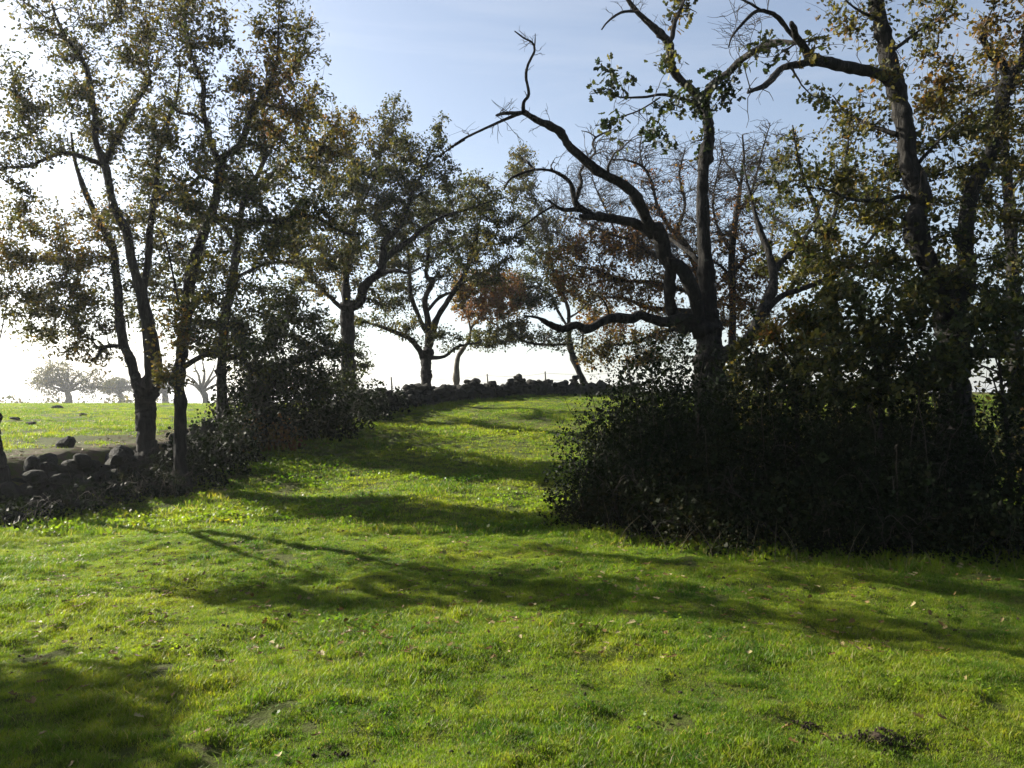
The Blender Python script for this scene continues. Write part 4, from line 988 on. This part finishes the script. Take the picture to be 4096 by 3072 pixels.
# scrub standing farther back between the right hand oaks
bush('scrub_bush', 'shaded scrub behind the dark bank between the two big right oaks', [(gx_at(3150, 15.5), 15.5, 1.2, 1.0, 2.3, .3), (gx_at(3480, 15.0), 15.0, 1.2, 1.0, 2.2, .25), (gx_at(3000, 17.5), 17.5, 1.0, 1.0, 2.4, .5)], 101, n_per_m2=240, leaf=.075, mat_=M_leaf)
bush('scrub_bush', 'shaded scrub behind the twin stemmed oak near the right border', [(gx_at(3800, 14.5), 14.5, 1.1, 1.0, 2.0, .25), (gx_at(4150, 15.5), 15.5, 1.1, 1.0, 1.7, .3)], 103, n_per_m2=220, leaf=.075, mat_=M_leaf)
# thicket on the wall between the left trunks and the gap
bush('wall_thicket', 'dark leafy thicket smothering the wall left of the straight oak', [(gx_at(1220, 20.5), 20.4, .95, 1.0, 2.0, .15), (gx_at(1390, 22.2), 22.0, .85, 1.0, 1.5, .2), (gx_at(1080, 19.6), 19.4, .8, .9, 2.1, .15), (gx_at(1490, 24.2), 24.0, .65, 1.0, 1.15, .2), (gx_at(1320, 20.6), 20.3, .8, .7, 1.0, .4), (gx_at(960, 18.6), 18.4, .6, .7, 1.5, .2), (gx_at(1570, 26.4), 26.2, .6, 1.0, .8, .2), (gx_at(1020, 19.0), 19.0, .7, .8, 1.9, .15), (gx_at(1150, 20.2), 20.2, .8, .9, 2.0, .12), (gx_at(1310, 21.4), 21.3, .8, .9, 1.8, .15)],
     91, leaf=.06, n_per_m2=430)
bush('golden_bramble', 'tawny backlit bramble at the foot of the evergreen oak', [(gx_at(1000, 18.5), 18.4, .5, .6, .9, .8), (gx_at(1120, 18.8), 18.6, .6, .6, .75, .75), (gx_at(930, 17.8), 17.6, .4, .5, .5, .6)],
     93, leaf=.07, n_per_m2=260, hue=.75, mat_=M_leaf)
bush('wall_undergrowth', 'dark low undergrowth in the shade below the leaning oak on the wall', [(gx_at(760, 14.6), 14.5, .7, .8, .85, .2), (gx_at(850, 15.6), 15.6, .7, .9, 1.0, .2), (gx_at(925, 17.0), 17.0, .65, 1.0, 1.2, .15), (gx_at(640, 13.5), 13.3, .6, .5, .45, .25)],
     97, leaf=.05, n_per_m2=700)
bush('wall_undergrowth', 'dark nettles and bramble at the foot of the tumbled wall near the left border', [(gx_at(90, 10.9), 10.8, .7, .5, .45, .2), (gx_at(300, 11.8), 11.7, .7, .5, .4, .2), (gx_at(470, 12.5), 12.3, .6, .5, .4, .3)],
     99, leaf=.05, n_per_m2=420)
bush('wall_bramble', 'straggly low bramble over the fallen stones below the big oak', [(gx_at(560, 13.4), 13.3, .7, .6, .45, .35), (gx_at(660, 13.6), 13.5, .5, .5, .4, .45), (gx_at(430, 12.9), 12.8, .5, .4, .4, .4)],
     95, leaf=.055, n_per_m2=220, canes=90, dry=40)

# ------------------------------------------------------------------ stone walls
def boulder(seed, sub=2, rough=.06):
    import bmesh
    bm = bmesh.new()
    bmesh.ops.create_icosphere(bm, subdivisions=sub, radius=.5)
    rg = np.random.default_rng(seed)
    pl = norm(rg.normal(size=(8, 3))); off = rg.uniform(.28, .44, 8)
    for v in bm.verts:
        c = np.array(v.co)
        for p, o_ in zip(pl, off):
            k = c @ p
            if k > o_: c = c - p * (k - o_) * (.95 if seed % 3 else .7)
        c *= 1 + rough * rg.normal()
        v.co = c
    for f in bm.faces: f.smooth = seed % 3 == 0
    me = bpy.data.meshes.new('stone')
    bm.to_mesh(me); bm.free()
    me.materials.append(M_stone)
    return me
ST = [boulder(100 + i) for i in range(14)]
def along(poly, s):
    seg = np.hypot(*np.diff(poly, axis=0).T); cum = np.concatenate([[0], np.cumsum(seg)])
    s = min(max(s, 0), cum[-1] - 1e-6)
    k = int(np.searchsorted(cum, s, 'right') - 1)
    t = (s - cum[k]) / seg[k]
    p = poly[k] * (1 - t) + poly[k + 1] * t
    d = (poly[k + 1] - poly[k]) / seg[k]
    return p, d
def wall(name, label, poly, step, courses, size, seed, tumble, hfun):
    rg = np.random.default_rng(seed)
    poly = np.array(poly, float)
    L = np.hypot(*np.diff(poly, axis=0).T).sum()
    b = poly.mean(0)
    root = empty(name, (b[0], b[1], gz(b[0], b[1])))
    tag(root, label, 'stone wall')
    base = np.array(root.location)
    s = 0
    n = 0
    while s < L:
        p, d = along(poly, s)
        nrm = np.array([-d[1], d[0]])
        hh = hfun(s / L)
        for side in (-1, 1):
            z = 0
            c = 0
            gzz = gz(p[0] - nrm[0] * .45, p[1] - nrm[1] * .45)
            while z < hh * rg.uniform(.85, 1.1) and n < 298:
                sz = np.array([size * rg.uniform(.75, 1.6), size * rg.uniform(.8, 1.3), size * rg.uniform(.5, .95)])
                if c == 0: sz *= 1.15
                q = p + nrm * side * (size * .42 * (1 - .25 * z / max(hh, .1))) + d * rg.normal(0, step * .22) + nrm * rg.normal(0, .05 + tumble * .16)
                o = bpy.data.objects.new('stone', ST[rg.integers(len(ST))])
                o.location = (q[0] - base[0], q[1] - base[1], gzz + z + sz[2] * .40 - .04 - base[2])
                o.scale = sz * 1.12
                o.rotation_euler = (rg.normal(0, .12 + tumble * .5), rg.normal(0, .12 + tumble * .5), math.atan2(d[1], d[0]) + rg.normal(0, .25 + tumble * .6))
                o.parent = root
                col.objects.link(o)
                z += sz[2] * .80; c += 1; n += 1
        s += step * rg.uniform(.85, 1.15)
    # rubble fill between the two faces, added to block light through gaps
    V = []; m = int(L / .25)
    for k in range(m + 1):
        p, d = along(poly, L * k / m); nrm = np.array([-d[1], d[0]])
        g = gz(p[0] - nrm[0] * .45, p[1] - nrm[1] * .45); hh = hfun(k / m) * rg.uniform(.68, .92)
        for o_, z_ in ((-.24, -.2), (-.2, hh * .7), (-.04, hh), (.1, hh * .95), (.24, hh * .6), (.28, -.2)):
            V.append((p[0] + nrm[0] * (o_ + rg.normal(0, .03)) - base[0], p[1] + nrm[1] * (o_ + rg.normal(0, .03)) - base[1], g + z_ + rg.normal(0, .03) - base[2]))
    ii = np.arange((m + 1) * 6).reshape(m + 1, 6)
    obj('rubble_light_block', mesh_np('rubble_light_block', np.array(V), np.stack([ii[:-1, :-1], ii[:-1, 1:], ii[1:, 1:], ii[1:, :-1]], -1).reshape(-1, 4), False), M_stone, root)
    return root
wall('stone_wall', 'tumbled dry stone wall of rounded boulders along the left of the grass',
     [(-9.3, 10.35), (-7.37, 11.75), (-6.75, 13.2), (-6.55, 14.9), (-6.4, 17.6), (-6.1, 19.4)], .30, 3, .27, 7, .8, lambda t: .56 + .14 * math.sin(t * 21) + .10 * math.sin(t * 47))
wall('stone_wall', 'dark dry stone wall along the crest at the top of the grass slope',
     [(-4.75, 24.6), (-3.0, 29.2), (-.1, 33.0), (3.9, 35.0), (5.6, 35.3)], .34, 3, .31, 8, .2, lambda t: .62 + .09 * math.sin(t * 31) + .08 * math.sin(t * 71 + 1))
# loose boulders fallen to the grass side
for i, (u, d, s, lab) in enumerate([(70, 11.0, .3, 'pale boulder lying in front of the tumbled wall near the left border'), (335, 11.9, .3, 'flat topped boulder fallen onto the grass below the big oak'),
                                    (270, 14.3, .34, 'rounded boulder standing highest on top of the tumbled wall at left'), (180, 12.7, .34, 'domed boulder on the wall crest beside the bare earth')]):
    x = gx_at(u, d)
    o = obj('boulder', ST[i * 3], None, None, (x, d, gz(x, d) + s * (.22 if i < 2 else .20)))
    o.scale = (s * 1.3, s, s * (.7 if i < 2 else .95)); o.rotation_euler = (.1 * i, .2, i * 1.3)
    tag(o, lab, 'boulder', 'loose boulders by the left wall')
for i, (u, v, s, lab) in enumerate([(232, 1636, .42, 'dark rock lying in the far left field'), (60, 1690, .22, 'low dark clod near the left border of the field'), (330, 1664, .3, 'flat dark clod in the middle of the left field'), (120, 1700, .2, 'small dark clod in front of the field rock')]):
    # walk the line of sight to the field surface
    for d in np.arange(13, 70, .25):
        p = pt(u, v, d)
        if p[2] <= gz(p[0], p[1]): break
    o = obj('field_rock', ST[i * 2 + 1], None, None, (p[0], p[1], gz(p[0], p[1]) + s * .12))
    o.scale = (s * 1.5, s, s * .55); o.rotation_euler = (.1, .1, i)
    tag(o, lab, 'rock', 'rocks in the left field')

# ------------------------------------------------------------------ wire fence behind the crest wall
fr = empty('wire_fence', (0, 37, gz(0, 37))); tag(fr, 'thin wire fence on slim posts behind the crest wall', 'fence')
fb = np.array(fr.location)
posts = [(-11.5, 30.2), (-7.2, 31.5), (-3.9, 34.5), gx_at(1950, 37.2), gx_at(2182, 38.3), gx_at(2500, 39)]
posts = [(-6.6, 28.5), (-4.9, 32.5), (gx_at(1950, 37.2), 37.2), (gx_at(2182, 38.3), 38.3), (gx_at(2520, 39), 39)]
tops = []
for i, (x, y) in enumerate(posts):
    g = gz(x, y)
    top = [2.55, 2.7, 3.0, 3.15, 3.25][i] - (.0)
    P = np.array([[x, y, g - .2], [x + .01, y, (g + top) / 2], [x - .02, y, top]])
    v, f = tubes(P[None], np.array([[.04, .038, .032]]), 7)
    obj('post', mesh_np('post', v - fb, [f, (np.arange(7) + 14)[None]], True), M_post, fr)
    tops.append((x, y, top))
for k, dz in enumerate((.08, .38, .68)):
    P = []
    for a, b in zip(tops[:-1], tops[1:]):
        t = np.linspace(0, 1, 8, endpoint=False)[:, None]
        q = np.array(a) * (1 - t) + np.array(b) * t
        q[:, 2] -= dz + .10 * np.sin(t[:, 0] * math.pi) * (1 + k * .3)
        P.append(q)
    P = np.vstack(P)
    v, f = tubes(P[None], np.full((1, len(P)), .006), 4)
    obj('wire', mesh_np('wire', v - fb, f), M_wire, fr)

# ------------------------------------------------------------------ soil mound, clods, leaves on the grass
def on_ground(u, v):
    for d in np.arange(2.5, 60, .02 if v > 1900 else .1):
        p = pt(u, v, d)
        if p[2] <= gz(p[0], p[1]): break
    return p
def mound(name, label, u, v, rx, ry, h, seed, clods=14):
    p = on_ground(u, v); rg = np.random.default_rng(seed)
    N, Mm = 40, 14
    a = np.linspace(0, 2 * math.pi, N, endpoint=False)
    V = []
    for k in range(Mm + 1):
        q = k / Mm
        rr = q * (1 + .28 * vnoise(np.cos(a) * 2.2 + seed, np.sin(a) * 2.2, seed) + .15 * vnoise(np.cos(a) * 6, np.sin(a) * 6, seed))
        x = p[0] + np.cos(a) * rx * rr; y = p[1] + np.sin(a) * ry * rr
        hh = h * (1 - q * q) ** 1.0 * (1 + 1.2 * vnoise(x * 14, y * 14, seed)) + .04 * vnoise(x * 30, y * 30, 5) * (1 - q) - .012
        V.append(np.stack([x, y, ground(x, y) + hh], -1))
    V = np.vstack(V)
    ii = np.arange((Mm + 1) * N).reshape(Mm + 1, N); nx = np.roll(ii, -1, 1)
    f = np.stack([ii[:-1], nx[:-1], nx[1:], ii[1:]], -1).reshape(-1, 4)
    base = np.array([p[0], p[1], gz(p[0], p[1])])
    root = empty(name, base); tag(root, label, 'soil', 'bare soil on the grass')
    obj('heap', mesh_np('heap', V - base, f), M_soil, root)
    for i in range(clods):
        a = rg.uniform(0, 6.28); q = rg.uniform(.1, 1.1)
        x = p[0] + math.cos(a) * rx * q; y = p[1] + math.sin(a) * ry * q
        o = bpy.data.objects.new('clod', CL[rg.integers(len(CL))])
        s = rg.uniform(.005, .017)
        o.location = (x - base[0], y - base[1], gz(x, y) + h * max(0, 1 - q * q) + s * .2 - base[2]); o.scale = (s * 1.4, s, s * .8)
        o.rotation_euler = rg.uniform(0, 3, 3); o.parent = root; col.objects.link(o)
CL = []
for i in range(3):
    m_ = boulder(300 + i, 2, .16); m_.materials.clear(); m_.materials.append(M_soil); m_.name = 'clod'; CL.append(m_)
mound('soil_mound', 'dark crumbly molehill of fresh soil in the near right grass', 3500, 2955, .34, .12, .016, 1, 150)
mound('soil_patch', 'second dark soil crumbs trailing left of the molehill', 3230, 2915, .12, .06, .016, 2, 40)
mound('soil_patch', 'dark clod of earth at the lower border near the middle', 1360, 3035, .06, .035, .012, 3, 24)
mound('soil_patch', 'small brown earth patch in the sunny middle of the meadow', 2320, 2458, .12, .09, .012, 4, 24)
mound('soil_patch', 'dark hollow of earth in the grass below the tumbled wall', 440, 2078, .20, .16, .02, 6, 20)
# ------------------------------------------------------------------ grass: tufts set by attribute on a point mesh
def tuft(name, blades, rad, h, w, seed, straw=.06, K=3, lean=.45):
    rg = np.random.default_rng(seed)
    V = []; F = []; S = []
    for i in range(blades):
        a = rg.uniform(0, 6.28); r = rad * math.sqrt(rg.uniform())
        b = np.array([math.cos(a) * r, math.sin(a) * r, -.006])
        hh = h * rg.uniform(.45, 1.2); la = rg.uniform(0, 6.28); ln = rg.uniform(.1, lean * 2) * hh
        d = np.array([math.cos(la), math.sin(la), 0]); sd_ = np.array([-d[1], d[0], 0])
        sd_ = norm(sd_ + rg.normal(size=3) * .3)
        o = len(V); ww = w * rg.uniform(.7, 1.3)
        st = 1.0 if rg.uniform() < straw else 0.0
        for k in range(K):
            t = k / K
            c = b + d * ln * t * t + np.array([0, 0, hh * t * (1 - .15 * t)])
            wk = ww * (1 - .55 * t)
            V += [c - sd_ * wk, c + sd_ * wk]; S += [st, st]
        V.append(b + d * ln + np.array([0, 0, hh * .85])); S.append(st)
        for k in range(K - 1):
            F.append((o + 2 * k, o + 2 * k + 1, o + 2 * k + 3)); F.append((o + 2 * k, o + 2 * k + 3, o + 2 * k + 2))
        F.append((o + 2 * K - 2, o + 2 * K - 1, o + 2 * K))
    me = mesh_np(name, np.array(V), np.array(F), True, {'straw': S})
    me.materials.append(M_grass)
    return bpy.data.objects.new(name, me)
def weed(name, n, rad, sz, seed):
    rg = np.random.default_rng(seed)
    V = []; F = []
    for i in range(n):
        a = rg.uniform(0, 6.28); r = rad * math.sqrt(rg.uniform())
        c = np.array([math.cos(a) * r, math.sin(a) * r, rg.uniform(.015, .07)])
        nrm_ = norm(rg.normal(size=3) * .5 + np.array([0, 0, 1])); u = norm(np.cross(nrm_, rg.normal(size=3))); v = np.cross(nrm_, u)
        o = len(V); s = sz * rg.uniform(.6, 1.3)
        for k in range(6):
            V.append(c + (u * math.cos(k * 1.047) + v * math.sin(k * 1.047)) * s * (1.25 if k == 0 else 1))
        F.append([o + k for k in range(6)])
    me = mesh_np(name, np.array(V), np.array(F), False, {'straw': np.zeros(len(V))})
    me.materials.append(M_grass)
    return bpy.data.objects.new(name, me)

def instancer(name, label, P, scl, idx, protos, kind='stuff', cat='grass'):
    rg = np.random.default_rng(len(P))
    me = bpy.data.meshes.new(name)
    me.vertices.add(len(P)); me.vertices.foreach_set('co', P.astype(np.float32).ravel())
    rot = np.stack([rg.normal(0, .12, len(P)), rg.normal(0, .12, len(P)), rg.uniform(0, 6.28, len(P))], -1)
    a = me.attributes.new('rot', 'FLOAT_VECTOR', 'POINT'); a.data.foreach_set('vector', rot.astype(np.float32).ravel())
    a = me.attributes.new('scl', 'FLOAT', 'POINT'); a.data.foreach_set('value', scl.astype(np.float32))
    a = me.attributes.new('pick', 'INT', 'POINT'); a.data.foreach_set('value', idx.astype(np.int32))
    o = bpy.data.objects.new(name, me); col.objects.link(o)
    tag(o, label, cat, None, kind)
    ng = bpy.data.node_groups.new(name + '_scatter', 'GeometryNodeTree')
    ng.interface.new_socket('Geometry', in_out='INPUT', socket_type='NodeSocketGeometry')
    ng.interface.new_socket('Geometry', in_out='OUTPUT', socket_type='NodeSocketGeometry')
    n, l = ng.nodes, ng.links
    gi = n.new('NodeGroupInput'); go = n.new('NodeGroupOutput')
    iop = n.new('GeometryNodeInstanceOnPoints')
    gm = n.new('GeometryNodeGeometryToInstance')
    for p in protos[::-1]:
        oi = n.new('GeometryNodeObjectInfo'); oi.inputs[0].default_value = p
        l.new(oi.outputs['Geometry'], gm.inputs[0])
    def att(nm, ty):
        t = n.new('GeometryNodeInputNamedAttribute'); t.data_type = ty; t.inputs[0].default_value = nm
        return t.outputs[0]
    l.new(gi.outputs[0], iop.inputs['Points'])
    l.new(gm.outputs[0], iop.inputs['Instance'])
    iop.inputs['Pick Instance'].default_value = True
    l.new(att('pick', 'INT'), iop.inputs['Instance Index'])
    l.new(att('rot', 'FLOAT_VECTOR'), iop.inputs['Rotation'])
    l.new(att('scl', 'FLOAT'), iop.inputs['Scale'])
    l.new(iop.outputs[0], go.inputs[0])
    m = o.modifiers.new('scatter', 'NODES'); m.node_group = ng
    return o

NEAR = [tuft('grass_tuft', 20, .045, .028, .0014, 200 + i, .09) for i in range(5)] + [tuft('tall_tuft', 26, .05, .048, .0017, 210 + i, .10, lean=.6) for i in range(2)] + [weed('clover', 10, .05, .009, 215)]
FAR = [tuft('grass_clump', 26, .13, .05, .0045, 220 + i, .05, 2) for i in range(4)] + [tuft('tall_clump', 26, .15, .10, .005, 230, .12, 2)] + [weed('clover_patch', 22, .15, .018, 233)]

def scatter(n, d0, d1, p, tan=.86):
    rg = np.random.default_rng(int(n + d0 * 7))
    d = (rg.uniform(d0 ** p, d1 ** p, n)) ** (1 / p)
    x = rg.uniform(-1, 1, n) * d * tan
    return x, d, rg
# near meadow
x, y, rg = scatter(225000, 2.9, 10.5, 1.35, 1.0)
clump = vnoise(x * 1.3, y * 1.3, 21) + .6 * vnoise(x * 3.6, y * 3.6, 22)
thin = vnoise(x * 2.3 + 9, y * 2.3, 23) + .7 * vnoise(x * 7, y * 7, 24)
keep = (wall_sd(x, y) < -.35) & (thin > -.45)
x, y, clump = x[keep], y[keep], clump[keep]
pick = rg.integers(0, 5, len(x))
tall = rg.uniform(size=len(x)) < np.clip((clump - .05) * .5, .01, .5)
pick = np.where(tall, 5 + rg.integers(0, 2, len(x)), pick)
wd = (vnoise(x * 1.7 + 5, y * 1.7, 31) > .25) & (rg.uniform(size=len(x)) < .008)
pick = np.where(wd, 7, pick)
scl = rg.uniform(.6, 1.1, len(x)) * (1 + .5 * np.clip(clump, -.5, .8)) * (1 + .04 * (y - 4))
instancer('grass', 'short green grass of the near meadow', np.stack([x, y, ground(x, y)], -1), scl, pick, NEAR)
# slope
x, y, rg = scatter(82000, 10.0, 38, 1.1, .66)
s = wall_sd(x, y)
thin = vnoise(x * 1.3 + 9, y * 1.3, 23) + .7 * vnoise(x * 4, y * 4, 24)
keep = (s < -.3) & (thin > -.4) & (x > -11)
x, y, s = x[keep], y[keep], s[keep]
clump = vnoise(x * .8, y * .8, 21) + .6 * vnoise(x * 2.2, y * 2.2, 22)
pick = rg.integers(0, 4, len(x))
pick = np.where(rg.uniform(size=len(x)) < np.clip((clump - .1) * .6, .01, .5), 4, pick)
wd = (vnoise(x * .8 + 5, y * .8, 31) > .05) & (rg.uniform(size=len(x)) < .12) & (x < 1)
pick = np.where(wd, 5, pick)
scl = rg.uniform(.6, 1.15, len(x)) * (1 + .4 * np.clip(clump, -.5, .8))
instancer('grass', 'short green grass and clover on the slope up to the wall', np.stack([x, y, ground(x, y)], -1), scl, pick, FAR)
# field beyond the wall
rg = np.random.default_rng(77)
n = 26000
y = rg.uniform(11 ** .8, 75 ** .8, n) ** (1 / .8); x = rg.uniform(-.78, -.22, n) * y
s = wall_sd(x, y)
keep = (s > .7) & (vnoise(x * .7, y * .7, 41) + .5 * vnoise(x * 2, y * 2, 42) > -.25) & (rg.uniform(size=n) < smoothstep(.5, 2.6, s))
x, y = x[keep], y[keep]
pick = np.where(rg.uniform(size=len(x)) < .06, 4, rg.integers(0, 4, len(x)))
instancer('grass', 'yellow green grass of the field beyond the left wall', np.stack([x, y, ground(x, y)], -1), rg.uniform(.6, 1.1, len(x)) * (1 + y / 90), pick, FAR)
# rough grass and stalks at the foot of walls
rg = np.random.default_rng(78)
n = 9000
x = rg.uniform(-10, 6, n); y = rg.uniform(9, 36, n); s = wall_sd(x, y)
keep = (s < -.15) & (s > -.9) & (rg.uniform(size=n) < .8)
x, y = x[keep], y[keep]
instancer('grass', 'rank tall grass along the foot of the stone walls', np.stack([x, y, ground(x, y)], -1), rg.uniform(.8, 1.7, len(x)), np.full(len(x), 4), FAR)

# rank grass growing into the foot of the bramble bank
rg = np.random.default_rng(80)
n = 1500
t = rg.uniform(0, 1, n)
bu = np.interp(t, [0, .12, .3, .5, .7, 1], [2290, 2420, 2680, 3020, 3420, 4250]); bd = np.interp(t, [0, .12, .3, .5, .7, 1], [11.1, 9.95, 9.3, 8.75, 8.1, 7.8])
y = bd + .12 + rg.normal(0, .2, n); x = (bu - 2048) / FPX * y
instancer('grass', 'rank dark grass growing into the foot of the bramble bank', np.stack([x, y, ground(x, y)], -1), rg.uniform(.4, 1.2, n), np.where(rg.uniform(size=n) < .35, 4, rg.integers(0, 4, n)), FAR)

# ------------------------------------------------------------------ fallen leaves
def one_leaf(seed):
    rg = np.random.default_rng(seed)
    V, F, at = leaves(np.zeros((1, 3)), np.array([1.0]), np.array([rg.uniform()]), np.array([1.0]), 'lobed', rg)
    d = V[9] - V[0]
    # lay flat: rebuild in a plain frame with curl
    half = LOBED; out = []
    cu = rg.uniform(.2, .9); fo = rg.uniform(.2, .8)
    f = lambda x_, y_: (x_, y_ - .5, abs(x_) * fo + cu * (y_ - .5) ** 2)
    for a, b in half: out.append(f(a, b))
    for a, b in half[-2:0:-1]: out.append(f(-a, b))
    me = mesh_np('fallen_leaf', np.array(out), F, False, at)
    me.materials.append(M_dry)
    return me
LF = [one_leaf(400 + i) for i in range(10)]
rg = np.random.default_rng(99)
cnt = 0
while cnt < 170:
    d = rg.uniform(3.4 ** .7, 8.0 ** .7) ** (1 / .7); x = rg.uniform(-.66, .66) * d
    if vnoise(np.array([x * .8 + 4]), np.array([d * .8]), 51)[0] < -.12: continue
    s = rg.uniform(.03, .065)
    o = bpy.data.objects.new('fallen_leaf', LF[rg.integers(len(LF))])
    o.location = (x, d, gz(x, d) + rg.uniform(.025, .045)); o.scale = (s, s, s)
    o.rotation_euler = (rg.normal(0, .5), rg.normal(0, .5), rg.uniform(0, 6.28))
    col.objects.link(o)
    tag(o, 'curled dry oak leaf lying on the near meadow grass', 'leaf', 'fallen leaves on the near grass')
    cnt += 1
lp = [bpy.data.objects.new('litter_leaf', m_) for m_ in LF[:6]]
x, y, rg = scatter(6000, 5.0, 34, 1.1, .6)
s = wall_sd(x, y)
keep = (s < -.2) & (x > -10) & (vnoise(x * .6, y * .6, 61) > -.25)
x, y = x[keep], y[keep]
instancer('leaf_litter', 'tiny scattered dry leaves farther up the meadow', np.stack([x, y, ground(x, y) + .035], -1), rg.uniform(.035, .075, len(x)), rg.integers(0, 6, len(x)), lp, cat='leaf litter')
cp = [bpy.data.objects.new('crumb', m_) for m_ in CL]
x, y, rg = scatter(5200, 3.2, 22, 1.1, .75)
keep = (wall_sd(x, y) < -.4) & (vnoise(x * 1.1, y * 1.1, 71) > .02)
x, y = x[keep], y[keep]
instancer('soil_crumbs', 'dark crumbs of earth and dung scattered over the grass', np.stack([x, y, ground(x, y) + .006], -1), rg.uniform(.006, .020, len(x)) * (1 + y / 12), rg.integers(0, 3, len(x)), cp, cat='soil')
rg = np.random.default_rng(79)
n = 2600
x = rg.uniform(-10, 7, n); y = rg.uniform(8, 20, n); s = wall_sd(x, y)
keep = (np.abs(s) < 1.8)
x, y = x[keep], y[keep]
instancer('leaf_litter', 'brown dry leaves gathered on the earth bank along the tumbled wall', np.stack([x, y, ground(x, y) + .02], -1), rg.uniform(.06, .12, len(x)), rg.integers(0, 6, len(x)), lp, cat='leaf litter')

# ------------------------------------------------------------------ hazy sunlit air
hm, hn, hl = mat('haze_air')
pv = hn.new('ShaderNodeVolumePrincipled')
pv.inputs['Color'].default_value = (0.86, 0.90, 0.96, 1)
pv.inputs['Density'].default_value = 0.0004
pv.inputs['Anisotropy'].default_value = 0.55
hl.new(pv.outputs[0], hn.new('ShaderNodeOutputMaterial').inputs['Volume'])
bx = np.array([(x_, y_, z_) for z_ in (-9, 40) for x_, y_ in ((-2900, -200), (2900, -200), (2900, 3300), (-2900, 3300))], float)
bf = np.array([(0, 3, 2, 1), (4, 5, 6, 7), (0, 1, 5, 4), (1, 2, 6, 5), (2, 3, 7, 6), (3, 0, 4, 7)])
tag(obj('haze', mesh_np('haze', bx, bf, False), hm), 'thin bright haze in the air over the whole place', 'haze', None, 'stuff')
